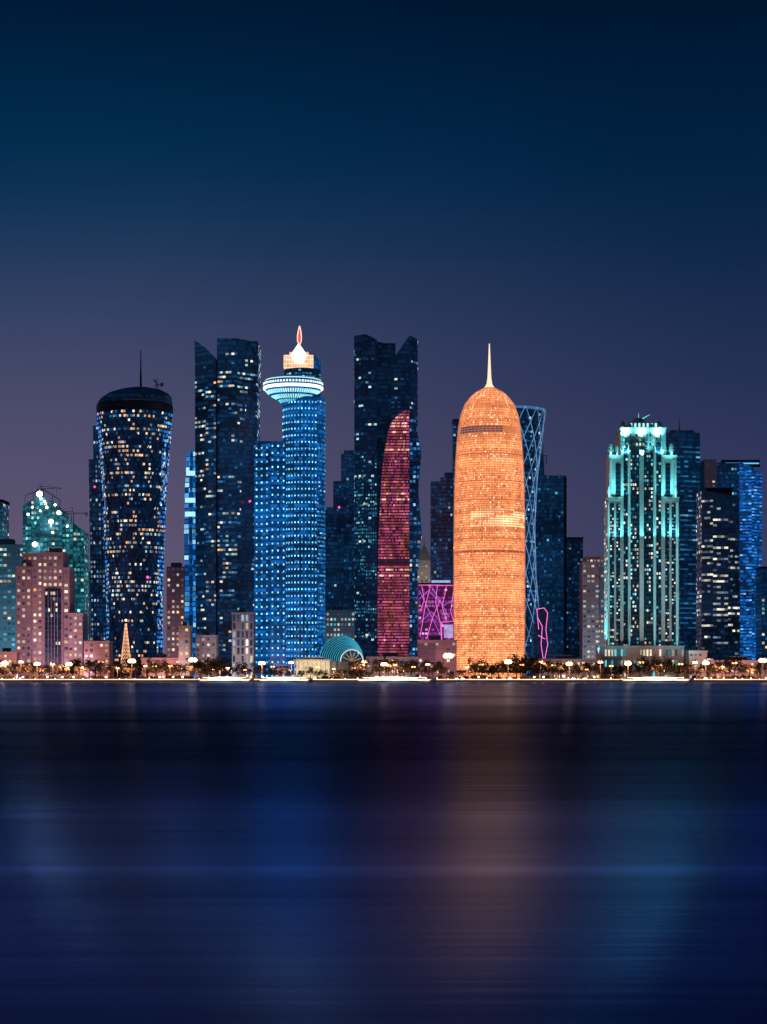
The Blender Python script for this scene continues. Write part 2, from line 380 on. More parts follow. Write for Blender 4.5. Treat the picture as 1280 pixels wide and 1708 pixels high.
# golden cone tree
Y=1400
t=empty('golden_light_tree',W(210,1118,Y),'tall golden cone shaped light tree in front of the flared tower base','light tree'); bs=t.location.copy()
p=W(210,1118,Y); zt=Zp(1036,Y); h=zt-p.z
mk('pole',tube(p,(p.x,p.y,zt),.5,.15),METAL,t,bs)
GOLD=emis('golden_bulbs',(1,.45,.22),1.3,.7)
for k in range(12):
    r=3.6*(1-k/12.)+.35; z=p.z+h*(.06+.9*k/12.)
    mk('light_ring',merge(*[tube((p.x+r*math.cos(a*.524),p.y+r*math.sin(a*.524),z),(p.x+r*math.cos((a+1)*.524)*.93,p.y+r*math.sin((a+1)*.524)*.93,z+2.2),.18,n=4) for a in range(12)]),GOLD,t,bs)
mk('star',ball((p.x,p.y,zt+.6),.8),emis('star_glow',(1,.75,.4),4),t,bs)
# --- pink small, blue slab
b=B('apartment_block','small pink block with warm windows between the flared tower and blue lit slab','apartment block',293,1650)
o,S,SL,SR=b.slab([(945,278,308),(None,278,308)],1650,26,W_PINK); b.grid(S,lit(pw,.9,51,fv=.2),cw=3.4,fh=4.4,fu=.5,fv=.45)
b.add('plant_room',box(X(284,1650),X(300,1650),1655,1668,Zp(945,1650)+.01,Zp(938,1650)),W_PINK); b.finish()
spot((X(293,1590),1590,3),(X(293,1650),1650,40),(1,.6,.65),50000,70)
Y=1560
b=B('office_tower','very slim folded slab glowing bright blue, left of the notched dark tower','tower',317,Y)
o,S,SL,SR=b.slab([(753,312,328),(830,308,330),(900,307,330),(975,309,330),(None,306,330)],Y,22,G_BLUE,bulge=3)
pb=[(2,(.012,.17,.65),1),(2,(.04,.36,.9),1),(1,(.3,.7,1),1)]
def bm(uu,v): return 1.6 if v>.82 or .58<v<.74 or .2<v<.42 else .75
b.wins(S,3,44,lit(pb,.75,53,fv=.2,cl=.5,mask=bm),fu=.94,fv=.8,name='light_panel')
b.add('white_light_band',merge(*[box(X(l,Y)+.2,X(r,Y)-.2,Y-3.6,Y-3.2,Zp(py+4,Y),Zp(py-4,Y)) for l,r,py in ((311,327,790),(309,328,835),(309,329,858))]),emis('band_white_blue',(.4,.8,1),1.2)); b.finish()
# --- notched tower A
Y=1500
b=B('office_tower','tall dark tower with notched twin top, left of the blue hotel, many white office windows','tower',378,Y)
o,Sa,sl,_=b.facets([(325,567,327,14),(343,580,344,4),(361,598,362,0)],Y,40,G_NAVY)
o,Sb,_,sr=b.facets([(362,564,362,1),(396,564,396,-3),(431,571,424,10)],Y,42,G_NAVY,'taller_block')
def tm(uu,v): return (1.9 if .8<v<.93 else .4 if v>=.93 else .95)
po=[(2.4,DIMB,1),(4,(.01,.12,.30),1),(2.4,COOL,.6),(2.2,WHITE,1.05),(.4,WARM,.9)]
for k,S in enumerate(Sa+Sb): b.grid(S,lit(po,.42,60+k,fv=.88,cl=1.4,sx=.11,sy=.4,mask=tm),cw=2.3,fh=3.4,fu=.9,fv=.45,v1=.975)
b.grid(sr,lit(po,.4,66),front=False); b.grid(sl,lit(po,.4,67),front=False)
for l,r,t,dy in ((363,396,566,2),(398,429,567,12)):
    b.add('roof_screen',box(X(l,Y)+.5,X(r,Y)-.5,Y+dy+4,Y+dy+7,Zp(t,Y)-8,Zp(t,Y)+1.8),METAL)
b.add('dark_gap_strip',box(X(360.5,Y),X(363,Y),Y-1,Y+3,GZ,Zp(600,Y)),METAL)  # solid dark strip over the joint between the two blocks
b.add('red_beacon',ball(W(417,836,Y-1),.9),emis('beacon_pink',(1,.05,.3),2.5)); b.finish()
# --- blue hotel
Y=1450; u=K*Y
b=B('hotel_tower','round blue tower studded with cyan dots, saucer restaurant and golden flame topped crown','hotel',490,Y)
G_HOTEL=glass('hotel_blue_wall',(.004,.02,.07),(.006,.03,.10),glow=(.003,.13,.50),p=.6,floor=.50,room=.8)
cx=X(506,Y); cy=Y+16; R=35.5*u
b.add('facade',lathe(cx,cy,[(R,GZ),(R,Zp(660,Y))],48),G_HOTEL,smooth=False)
def SH(uu,v,off=0):
    a=math.pi+math.pi*uu; z=GZ+(Zp(664,Y)-GZ)*v; return Vector((cx+(R+off)*math.cos(a),cy+(R+off)*math.sin(a),z))
r_=random.Random(5)
def dots(i,j,nu,nv):
    k=.8+1.7*r_.random()**1.7
    return (.22*k,.85*k,1.1*k)
b.wins(lambda a,v:SH(a,v,.3),13,42,dots,fu=.27,fv=.24,u0=.03,u1=.72,name='facade_light')
stripe=lit([(3,(.015,.2,.48),1),(2,(.1,.5,.9),.8),(.6,COOL,.9)],.7,71,fv=.6,cl=.6,sx=.1)
b.wins(lambda a,v:SH(a,v,.1),9,66,stripe,fu=1,fv=.35,u0=.72,u1=.99)
b.wins(lambda a,v:SH(a,v,.02),16,88,lit([(4,(.003,.095,.36),1),(2,(.01,.21,.6),1),(.4,COOL,.5)],.32,72,cl=.8),fu=.5,fv=.35,u0=.085,u1=.69)
o,Sw,sl,sr=b.facets([(424,742,424,8),(450,738,450,3),(478,736,478,3)],Y+3,40,G_HOTEL,'side_wing')
for k,S in enumerate(Sw):
    b.wins(S,3,34,dots,fu=.23,fv=.23,name='facade_light',push=.4)
    b.wins(S,10,70,lit([(4,(.003,.08,.30),1),(2,(.01,.17,.48),1),(.4,COOL,.4)],.30,74+k,cl=.8),fu=.5,fv=.35)
b.add('wing_parapet',box(X(424,Y)+.3,X(476,Y),Y+9,Y+40,Zp(742,Y)-1,Zp(733,Y)),G_BLUE)
sx,sy=X(488,Y),cy-4
sp=[(15,682),(19,670),(26,663.5),(38,657),(46,649),(49.5,640),(49.5,634),(46,631.5),(36,629),(32,627)]
sau=b.add('saucer',lathe(sx,sy,[(r*u,Zp(p,Y)) for r,p in sp],64),G_BLUE,smooth=True)
def SS(t0,t1):
    def f(uu,v):
        a=math.pi+math.pi*uu; r=(t0[0]+(t1[0]-t0[0])*v)*u+.25; z=Zp(t0[1]+(t1[1]-t0[1])*v,Y); return Vector((sx+r*math.cos(a),sy+r*math.sin(a),z))
    return f
b.wins(SS((49.5,640),(49.5,634.5)),30,1,lambda i,j,n,m:(1.0,1.3,1.3),fu=.6,fv=.65,name='saucer_window')
b.wins(SS((40,655.5),(46,649)),34,1,lambda i,j,n,m:(.5,1.1,1.15),fu=.62,fv=.85,name='saucer_window')
b.wins(SS((27,663),(37,657.5)),26,1,lambda i,j,n,m:(.35,.95,1.05),fu=.62,fv=.9,name='saucer_window')
b.wins(SS((19.5,669),(25,664)),20,1,lambda i,j,n,m:(.15,.7,.9),fu=.6,fv=.9,name='saucer_window')
b.add('saucer_rim',lathe(sx,sy,[(49.5*u,Zp(646.5,Y)),(50.6*u,Zp(645.5,Y)),(50.6*u,Zp(642.5,Y)),(49.5*u,Zp(641.5,Y))],64),emis('rim_light',(.75,1,1),2.,.3),parent=sau)
b.add('saucer_roof_edge',lathe(sx,sy,[(46*u,Zp(632,Y)),(47.5*u,Zp(631.5,Y)),(46*u,Zp(630,Y))],64),emis('roof_edge_light',(.5,.9,1),1.1),parent=sau)
ux=X(503,Y)
b.add('upper_drum',lathe(ux,cy,[(31*u,Zp(664,Y)),(31*u,Zp(612,Y))],40),G_NAVY)
def SD(uu,v):
    a=math.pi+math.pi*uu; return Vector((ux+(31*u+.1)*math.cos(a),cy+(31*u+.1)*math.sin(a),Zp(629,Y)+(Zp(613,Y)-Zp(629,Y))*v))
b.wins(SD,16,3,lit([(2,(.02,.15,.35),1),(1,(.2,.7,.9),1)],.7,77),fu=.7,fv=.5)
b.add('back_screen',merge(*[box(X(522,Y)+i*1.1,X(522,Y)+(i+1)*1.1-.05,cy-6+i*1.2,cy+10,Zp(616,Y),Zp(588+i*2.2,Y)) for i in range(5)]),G_BLUE)
CRG=emis('crown_peach',(1,.52,.29),.95,.8,.25); CRW=emis('crown_white',(1,.76,.5),1.5,.4)  # floodlit look of the crown put in as surface glow
cr=b.add('crown',merge(box(X(473,Y),X(522,Y),cy-9,cy+9,Zp(612,Y)+.02,Zp(590,Y)),box(X(482,Y),X(514,Y),cy-8,cy+8,Zp(590,Y)+.02,Zp(584,Y))),CRG)
L=[]
for i in range(12):
    x=X(473+49*i/11,Y); L.append(tube((x,cy-9.3,Zp(612,Y)),(x,cy-9.3,Zp(590,Y)),.13,n=4))
for k in range(4): L.append(tube((X(473,Y),cy-9.3,Zp(611-7*k,Y)),(X(522,Y),cy-9.3,Zp(611-7*k,Y)),.2,n=4))
b.add('crown_lattice',merge(*L),CRW,parent=cr)
hx=X(498,Y)
def gable(px0,px1,pyb,pyt,y0,y1):
    xs=(X(px0,Y),X((px0+px1)/2,Y),X(px1,Y)); zb=Zp(pyb,Y); zm=Zp((pyb*.6+pyt*.4),Y); zt=Zp(pyt,Y)
    o=[(xs[0]+3.2,zb),(xs[2]-3.2,zb),(xs[2],zm),(xs[1],zt),(xs[0],zm)]; n=5
    v=[(a,y0,c) for a,c in o]+[(a,y1,c) for a,c in o]
    return v,[tuple(range(n)),tuple(range(2*n-1,n-1,-1))]+[(i,n+i,n+(i+1)%n,(i+1)%n) for i in range(n)]
b.add('crown_gable',gable(484,512,604,570,cy-11,cy-9.6),emis('gable_warm_white',(1,.82,.58),2.3,.5,.2))
F=[]
pts=[(499,574),(495.8,566),(496,556),(497.6,548),(499.3,541),(501.5,550),(502.4,559),(502,567),(499,574)]
for (a,c),(d,e) in zip(pts,pts[1:]): F.append(tube((X(a,Y),cy-10,Zp(c,Y)),(X(d,Y),cy-10,Zp(e,Y)),.42,n=5))
b.add('flame_finial',merge(*F),emis('flame_outline',(1,.55,.4),1.6))
b.add('flame_core',lathe(hx+.4,cy-10,[(.2,Zp(572,Y)),(.9,Zp(563,Y)),(.7,Zp(555,Y)),(.1,Zp(546,Y))],8,.4),emis('flame_red',(.9,.12,.08),1.0)); b.finish()
# --- low blocks by the hotel
def lowblock(px0,px1,py,Y,mat,label,pal,seed,cw=3.6,fh=4,fu=.5,fv=.45,name='low_block',roof=True,p=.8,cat='building'):
    b=B(name,label,cat,(px0+px1)/2,Y)
    o,S,SL,SR=b.slab([(py,px0,px1),(None,px0,px1)],Y,22,mat)
    b.grid(S,lit(pal,p,seed,fv=.3),cw=cw,fh=fh,fu=fu,fv=fv)
    if roof:
        b.add('roof_parapet',box(X(px0,Y)-.4,X(px1,Y)+.4,Y-.4,Y+22,Zp(py,Y)+.01,Zp(py,Y)+1.2),mat)
        w=px1-px0; b.add('plant_room',box(X(px0+w*.3,Y),X(px0+w*.6,Y),Y+6,Y+14,Zp(py,Y)+1,Zp(py,Y)+4),W_GREY)
    return b
pl=[(4,(.05,.08,.15),1),(2,(.4,.55,.8),.7),(2,WHITE,.9)]
ps2=[(3,(.015,.03,.08),1),(2,(.55,.75,1),1),(1.5,WHITE,1.1)]
b=lowblock(387,423,1024,1425,W_GREY,'pale square low block with slot windows at the foot of notched tower',ps2,81,cw=3,fh=6,fu=.55,fv=.75,p=1.3); b.finish()
spot((X(405,1390),1388,3),(X(405,1425),1425,25),(.65,.8,1),30000,90)
b=lowblock(326,361,1062,1420,W_GREY,'low grey block with flat roof at lower left of notched tower',pl,82); b.finish()
b=lowblock(298,316,1046,1410,W_PALE,'narrow low pale block below the blue lit slab',pl,83); b.finish()
b=lowblock(538,592,1020,1580,W_GREY,'pale office podium with lit windows left of the black notched tower',[(2,(.05,.1,.15),1),(3,(.8,.75,.6),.8),(1,CYAN,.7)],84,cw=3,fh=4); b.finish()
spot((X(565,1540),1535,3),(X(565,1580),1580,35),(.6,.85,1),34000,80)
# --- dark background group
Y=1760
b=B('office_tower','dark stepped tower in gap between the blue hotel and black notched tower','tower',578,Y)
for nm,l,r,t,dy in (('facade',569,600,757,0),('upper_block',574,600,751,6),('middle_step',556,575,802,4),('lower_step',538,562,846,2)):
    o,S,SL,SR=b.slab([(t,l,r),(None,l,r)],Y+dy,26,G_NAVY,nm); b.grid(S,lit([(6,DIMB,1),(2,(.01,.11,.27),1),(.4,COOL,.7)],.22,int(90+l-500)))
b.add('red_beacon',ball(W(566,846,Y-1),1),emis('beacon_magenta',(1,.05,.3),2.5)); b.finish()
# --- striped half dome
Y=1395
b=B('striped_half_dome','low half dome ringed with teal light arcs, left of the mauve tower foot','dome',570,Y)
def arch(c,r,y,n=20,rz=1.0):
    x=X(c,Y); rr=r*K*Y; return [Vector((x+rr*math.cos(math.pi*i/n),y,GZ+1+(Zp(1106,Y)-GZ)+rr*rz*math.sin(math.pi*i/n))) for i in range(n+1)]
n=20; NA=11; A=[]
for k in range(NA):
    t=k/(NA-1.); A.append(arch(587-18*t,19+18*t,Y+16*t,n,1.05+.12*t))
v=[tuple(p) for a in A for p in a]; f=[(k*(n+1)+i,k*(n+1)+i+1,(k+1)*(n+1)+i+1,(k+1)*(n+1)+i) for k in range(NA-1) for i in range(n)]
b.add('shell',(v,f),plain('shell_metal',(.02,.06,.09),.4,.4),smooth=True)
TE=emis('teal_arc',(.05,.42,.62),.8,.3)
for k in range(1,NA):
    b.add('light_arc',merge(*[tube(p+Vector((0,-.3,.15)),q+Vector((0,-.3,.15)),.26,n=4) for p,q in zip(A[k],A[k][1:])]),TE)
rim=b.add('arch_rim',merge(*[tube(p+Vector((0,-.4,0)),q+Vector((0,-.4,0)),.4,n=5) for p,q in zip(A[0],A[0][1:])]),emis('arch_white',(.8,.85,.8),.9))
a2=arch(587,16.5,Y+3,n,1.05); cm=Vector((X(587,Y),Y+3,a2[0].z))
b.add('glazed_front',([tuple(cm)]+[tuple(p) for p in a2],[(0,i+1,i+2) for i in range(n)]),G_TEAL)
b.add('mullion',merge(*[tube(cm+Vector((0,-.3,0)),a2[i]+Vector((0,-.3,0)),.2,n=4) for i in range(2,n,3)]),emis('mullion_glow',(.9,.5,.3),.6))
b.add('plinth',box(X(528,Y),X(610,Y),Y-2,Y+20,GZ,Zp(1106,Y)+1),W_PALE); b.finish()
b=B('pavilion','low white flat roofed pavilion beside the striped half dome','pavilion',520,1390)
b.add('roof',merge(box(X(490,1390),X(553,1390),1386,1400,Zp(1102,1390),Zp(1100,1390)),box(X(505,1390),X(540,1390),1388,1398,Zp(1100,1390)+.01,Zp(1096,1390))),WHITEP)
for k in range(9): b.add('column',tube((X(492+k*7.3,1390),1387,GZ),(X(492+k*7.3,1390),1387,Zp(1102,1390)),.3),WHITEP)
b.add('glazed_wall',box(X(494,1390),X(550,1390),1390,1398,GZ,Zp(1102,1390)-.02),emis('pavilion_interior',(1,.72,.4),.8,.5)); b.finish()
spot((X(520,1380),1372,6),(X(520,1390),1392,11),(1,.85,.6),9000,140)
# --- notched tower B (black)
Y=1500
b=B('office_tower','tall black tower with V notched roofline, right of the centre gap, behind mauve tower','tower',645,Y)
o,S1,sl,_=b.facets([(591,560,592,8),(610,557,610,0),(629,566,629,-1)],Y,40,G_DEEP)
o,S2,_,_=b.facets([(627,569,627,14),(643,572,643,14),(660,572,660,14)],Y,36,G_BLACK,'recessed_block')
o,S3,_,sr=b.facets([(653,602,653,0),(684,559,684,-3),(697,566,697,9)],Y,41,G_DEEP,'right_block')
pk=[(3.5,(.002,.022,.06),1),(2.4,(.01,.09,.21),1),(1.3,COOL,.75),(.4,WHITE,.9)]
def lm(uu,v): return 1.7 if (.77<v<.82 or .6<v<.63) else .55
for k,S in enumerate(S1+S3): b.grid(S,lit(pk,.36,100+k,fv=.92,cl=1.3,sx=.1,sy=.4,mask=lm),cw=2.4,fh=3.5,fu=.92,fv=.42,v1=.95)
ptl=[(3,(.012,.10,.17),1),(2,(.04,.27,.38),1),(.8,(.3,.7,.8),.9)]
for S in S1: b.grid(S,lit(ptl,.55,111,fv=.3,cl=1.,sx=.15,sy=.2),cw=1.8,fh=2.6,fu=.55,fv=.5,v0=.12,v1=.66,push=.35,name='teal_window')
b.grid(sr,lit(pk,.5,113),front=False); b.grid(sl,lit(pk,.5,114),front=False)
b.add('roof_screen',box(X(594,Y),X(627,Y),Y+12,Y+15,Zp(566,Y),Zp(560,Y)),METAL); b.finish()
# --- mauve folded tower
Y=1455
b=B('folded_tower','crimson mauve lit tower with curved shoulder and zigzag dark side, in front of black tower','tower',660,Y)
lf=[(684,681),(686,672),(693,662),(706,652),(720,648),(750,642),(790,637),(850,634),(905,631),(1000,630)]
o,S,SL,SR=b.slab([(py,l,683) for py,l in lf]+[(None,630,683)],Y,32,W_MAUVE)
def mz(i,j,nu,nv,r=random.Random(9),fl={}):
    v=(j+.5)/nv; f=fl.setdefault(j,r.random())
    n=noise.noise(Vector((i*.25,j*.18,3))); m=noise.noise(Vector((i*.2,j*.12,11)))
    if .42<v<.445: return (.03,.012,.03)
    k=(.48+.75*f*f)*(1+1.0*n)*(.65+.5*r.random()); k=max(k,.12)
    if (f>.88 and noise.noise(Vector((i*.3,j,1)))>0) or r.random()<.02: return (1.1*k,.52*k,.42*k)
    if r.random()<.10: return (.04,.012,.04)
    return (.52*k,(.085+.06*max(m,0))*k,(.17-.12*m)*k)
b.wins(S,20,92,mz,fu=.97,fv=.6)  # mauve facade lighting put in as glowing window cells
o,S,SL,SR=b.slab([(690,683.2,690),(755,683.2,703),(820,683.2,698),(890,683.2,704),(955,683.2,697),(None,683.2,698)],Y+3,28,G_NAVY,'folded_side')
b.grid(S,lit([(3,DIMB,1),(2,(.03,.2,.6),1),(1.2,(.25,.6,1),.9),(.4,WHITE,.9)],.5,121,cl=.8),cw=2.2,fu=.7,fv=.55)
b.grid(SR,lit(OFF,.4,122),front=False); b.finish()
# --- pyramid-topped small tower, neon block, dark tower, slim tower
Y=1820
b=B('office_tower','small pale tower with pyramid roof behind the magenta neon block','tower',708,Y)
o,S,SL,SR=b.slab([(935,694,722),(None,694,722)],Y,16,W_PALE); b.grid(S,lit([(2,(.1,.1,.12),1),(2,WHITE,.7)],.8,130),cw=3.6,fu=.5)
x0,x1=X(694,Y),X(722,Y); z0,z1=Zp(935,Y),Zp(906,Y)
b.add('pyramid_roof',([(x0,Y-.2,z0),(x1,Y-.2,z0),(x1,Y+16,z0),(x0,Y+16,z0),((x0+x1)/2,Y+8,z1)],[(0,1,4),(1,2,4),(2,3,4),(3,0,4),(3,2,1,0)]),W_STONE)
b.add('finial',tube(((x0+x1)/2,Y+8,z1),((x0+x1)/2,Y+8,z1+5),.4,.1),METAL); b.finish()
spot((X(708,1760),1770,60),(X(708,Y),Y,110),(1,.8,.6),60000,70)  # added wash from mid-air for the pale walls
Y=1510
b=B('neon_block','low purple block crossed by magenta neon lines, left foot of the orange tower','building',735,Y)
o,S,SL,SR=b.slab([(974,698,790),(None,698,790)],Y,30,G_VIOLET); b.grid(S,lit([(3,(.18,.025,.18),1),(2,(.42,.08,.42),1),(.8,(.9,.5,.85),.8)],.75,131,cl=.8),cw=2.4,fh=3)
NEON=emis('magenta_neon',(1,.16,.60),1.6); NEO2=emis('violet_neon',(.55,.16,.95),1.1)
def neon(b,Y,pl,mat,r=.17): 
    for q in pl: b.add('neon_tube',merge(*[tube(W(a,c,Y),W(d,e,Y),r,n=5) for (a,c),(d,e) in zip(q,q[1:])]),mat)
neon(b,Y-.8,[[(699,976),(730,976),(758,977)],[(730,976),(727,1005),(735,1040),(737,1068)],[(701,1062),(710,1010),(718,978)],[(745,978),(738,1012),(745,1035)],[(758,980),(752,1020),(757,1036)],[(712,1066),(722,1030),(735,1000)],[(737,1038),(758,1036)],[(737,1068),(737,1038)],[(704,978),(708,1000),(702,1020)]],NEON)
neon(b,Y-.7,[[(699,1000),(715,985),(740,1010),(758,1000)],[(700,1040),(720,1020),(745,1048)],[(720,978),(750,1030)],[(700,985),(735,1060)]],NEO2)
b.add('screen',box(X(741,Y),X(756,Y),Y-1.4,Y-.9,Zp(1064,Y),Zp(1042,Y)),emis('led_screen',(.5,.38,.75),.9,.9,.25))
b.add('roof_edge',box(X(697,Y),X(791,Y),Y-.6,Y+30,Zp(974,Y)+.01,Zp(972,Y)),METAL); b.finish()
b=lowblock(697,762,1070,1440,W_PINK,'low pinkish podium below the magenta neon block',pw,132,fh=4,cw=4,p=.5); b.finish()
spot((X(728,1410),1405,3),(X(728,1440),1440,15),(1,.5,.6),18000,100)
Y=1700
b=B('office_tower','dark stepped tower just left of the orange tower, above the neon block','tower',738,Y)
for nm,l,r,t,dy in (('facade',719,752,803,0),('upper_block',735,775,796,6),('roof_block',742,775,788,12)):
    o,S,SL,SR=b.slab([(t,l,r),(None,l,r)],Y+dy,24,G_NAVY,nm)
    if dy<10: b.grid(S,lit([(6,DIMB,1),(2,(.01,.11,.25),1),(.5,WHITE,.8)],.28,140+dy,fv=.8))
b.add('bright_floor',box(X(720,Y),X(752,Y),Y-.4,Y,Zp(975,Y),Zp(968,Y)),emis('floor_blue_white',(.4,.65,1),.7,.6)); b.finish()
b=B('office_tower','thin dark tower edge rising just behind left shoulder of the orange tower','tower',765,1680)
o,S,SL,SR=b.slab([(702,756,790),(None,756,790)],1680,24,G_NAVY); b.grid(S,lit(OFF,.35,145)); b.add('roof_parapet',box(X(756,1680)-.3,X(790,1680),1679.5,1704,Zp(702,1680)+.01,Zp(699,1680)),METAL); b.finish()
# --- orange tower
Y=1450; OY=Y+26; uo=K*OY; cy=OY; cx=X(816.7,OY)
b=B('domed_tower','glowing orange bullet shaped tower with lace like screen, rounded dome and needle spire','tower',816.7,Y)
OP=[(None,57.6),(1095,57.6),(1000,58.2),(900,58.2),(820,57.2),(770,55.2),(735,52.8),(712,50.2),(695,47.2),(684,44),(674,39.5),(665,33.5),(658,26.5),(653,19.5),(649,11),(647,5)]
tb=[(Zp(p,OY),r*uo) for p,r in OP]; z0=tb[0][0]; z1=tb[-1][0]
zz=[z0+(z1-z0)*(1-(1-k/60.)**1.6) for k in range(61)]
b.add('facade',lathe(cx,cy,[(interp(tb,z),z) for z in zz],64),emis('orange_screen_glow',(.90,.20,.07),.68,.4),smooth=True)
def SO(uu,v,off=0):
    z=z0+(z1-z0)*v; a=math.pi+math.pi*uu; r=interp(tb,z)+off; return Vector((cx+r*math.cos(a),cy+r*math.sin(a),z))
ro=random.Random(11); flr={}
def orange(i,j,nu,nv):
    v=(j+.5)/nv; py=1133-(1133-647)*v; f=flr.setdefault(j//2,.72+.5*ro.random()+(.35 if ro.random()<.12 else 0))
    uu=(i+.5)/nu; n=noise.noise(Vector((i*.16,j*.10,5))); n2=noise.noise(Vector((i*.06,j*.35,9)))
    k=f*(.8+.4*ro.random())*(1+.4*n+.4*max(n2,0))*(1.10-.20*v+(.25 if v<.09 else 0)); edge=1-.55*abs(2*uu-1)**2.4  # edge shading painted into the glow, dimmer towards both sides
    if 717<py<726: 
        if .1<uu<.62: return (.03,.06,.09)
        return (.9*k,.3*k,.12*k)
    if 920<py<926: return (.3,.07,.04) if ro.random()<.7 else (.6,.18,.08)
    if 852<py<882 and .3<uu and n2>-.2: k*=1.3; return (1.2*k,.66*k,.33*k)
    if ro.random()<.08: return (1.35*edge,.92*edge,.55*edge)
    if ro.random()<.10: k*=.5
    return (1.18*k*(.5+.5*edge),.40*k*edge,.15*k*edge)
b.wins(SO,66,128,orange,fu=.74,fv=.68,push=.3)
bars=[]
for i in range(0,25):
    a=math.pi*(1+i/24.); pts=[]
    for k in range(26):
        v=k/25.*.985; z=z0+(z1-z0)*v; r=interp(tb,z)+.7; pts.append((cx+r*math.cos(a),cy+r*math.sin(a),z))
    for p,q in zip(pts,pts[1:]): bars.append(tube(p,q,.10,n=3))
b.add('screen_rib',merge(*bars),emis('rib_orange',(1,.36,.15),.7))
b.add('floor_band',merge(*[lathe(cx,cy,[(interp(tb,Zp(p,OY))+.5,Zp(p,OY)-.25),(interp(tb,Zp(p,OY))+.8,Zp(p,OY)),(interp(tb,Zp(p,OY))+.5,Zp(p,OY)+.25)],64) for p in (762,806,838,901,962,985,1030,1068)]),emis('floor_band_red',(.75,.18,.09),.55))
b.add('parapet_ring',lathe(cx,cy,[(48.6*uo,Zp(702,OY)),(49.2*uo,Zp(701,OY)),(48*uo,Zp(699,OY))],64),emis('ring_orange',(1,.4,.15),.8))
SPR=emis('spire_glow',(1,.78,.52),1.15,.2)
sb=b.add('spire',lathe(cx,cy,[(11*uo,Zp(650,OY)),(8*uo,Zp(646,OY)),(4.6*uo,Zp(640,OY)),(3.2*uo,Zp(630,OY)),(2.3*uo,Zp(610,OY)),(1.5*uo,Zp(590,OY)),(.8*uo,Zp(573,OY))],12),SPR,smooth=True)
b.add('spire_collar',lathe(cx,cy,[(12*uo,Zp(650,OY)),(13*uo,Zp(648.5,OY)),(9*uo,Zp(647,OY))],20),emis('collar_red',(.9,.2,.08),.8),parent=sb)
b.add('entrance_canopy',lathe(cx,cy,[(62*uo,GZ+5),(63*uo,GZ+5.5),(63*uo,GZ+6.3),(60*uo,GZ+6.6)],48),METAL); b.finish(95)
# --- blue lattice tower
Y=1620; OY=Y+28; u=K*OY; cx=X(850,OY); cy=OY
b=B('lattice_tower','waisted blue tower wrapped in a pale diagonal lattice, half hidden behind the orange tower','tower',850,Y)
LP=[(None,56),(1090,55),(1040,50),(960,43),(880,41),(800,45),(740,52),(684,59)]
tl=[(Zp(p,OY),r*u) for p,r in LP]; lz0=tl[0][0]; lz1=tl[-1][0]
b.add('facade',lathe(cx,cy,[(interp(tl,lz0+(lz1-lz0)*k/30.),lz0+(lz1-lz0)*k/30.) for k in range(31)],48),G_NAVY,smooth=True)
def SLt(uu,v,off=0):
    z=lz0+(lz1-lz0)*v; a=math.pi+math.pi*uu; r=interp(tl,z)+off; return Vector((cx+r*math.cos(a),cy+r*math.sin(a),z))
b.wins(SLt,30,60,lit([(4,(.006,.06,.2),1),(2,(.02,.17,.5),1),(.6,COOL,.8)],.55,150),fu=.7,fv=.5)
D=[]
for k in range(-14,22):
    for sgn in(1,-1):
        pts=[]
        for t in range(41):
            v=t/40.; uu=k/8.+sgn*v*9/8.
            if -.02<=uu<=1.02: pts.append(SLt(uu,v,.8))
        for p,q in zip(pts,pts[1:]): D.append(tube(p,q,.27,n=4))
b.add('diagonal_lattice',merge(*D),emis('lattice_blue_white',(.20,.44,.80),.6,1.2,.08))
b.add('roof_rim',lathe(cx,cy,[(59*u,Zp(688,OY)),(60*u,Zp(687,OY)),(60*u,Zp(684,OY)),(58*u,Zp(684,OY))],48),emis('rim_blue',(.1,.4,.8),.4)); b.finish()
b=B('neon_pavilion','low round pavilion outlined by pink neon loops, right foot of the lattice tower','pavilion',905,1500)
Yn=1500
o,S,SL,SR=b.slab([(1040,892,910),(1060,890,914),(None,890,916)],Yn,18,G_BLACK)
neon(b,Yn-.8,[[(897,1016),(908,1014),(914,1022),(911,1050),(914,1075),(909,1100)],[(897,1030),(905,1045),(903,1075),(907,1103)],[(898,1060),(910,1066)],[(896,1016),(899,1050)]],NEON,.24)
b.add('neon_frame',merge(box(X(896,Yn),X(914,Yn),Yn+.5,Yn+3,Zp(1040,Yn),Zp(1016,Yn))),G_BLACK); b.finish()
# --- dark towers right of lattice
Y=1750
b=B('office_tower','wide dark teal tower with roof mast right of the lattice tower','tower',920,Y)
o,S,SL,SR=b.slab([(793,893,945),(None,893,945)],Y,30,G_NAVY); b.grid(S,lit([(6,DIMB,1),(2,(.01,.11,.22),1),(.4,CYAN,.6)],.28,160))
o,S2_,SL,SR=b.slab([(757,893,907),(794,893,909)],Y+5,12,G_NAVY,'lift_tower')
b.add('mast',tube(W(906,757,Y+8),W(906,738,Y+8),.4,.1),METAL); b.add('roof_gantry',merge(tube(W(893,762,Y+6),W(915,760,Y+6),.4),tube(W(912,762,Y+6),W(912,775,Y+6),.3)),METAL)
b.add('corner_pier',box(X(941,Y),X(945,Y)+.3,Y-.4,Y+8,GZ,Zp(796,Y)),W_DARK); b.finish()
b=B('office_tower','plain dark mid height tower left of the pale white block','tower',958,1800)
o,S,SL,SR=b.slab([(899,944,973),(None,944,973)],1800,24,G_BLACK); b.grid(S,lit([(7,DIMB,1),(1,(.1,.15,.3),1)],.35,165)); b.add('roof_parapet',box(X(944,1800)-.3,X(973,1800)+.3,1799.5,1824,Zp(899,1800)+.01,Zp(896,1800)),W_DARK); b.finish()
Y=1560
b=B('apartment_block','pale mid rise block with white windows between dark tower and turquoise tower','apartment block',991,Y)
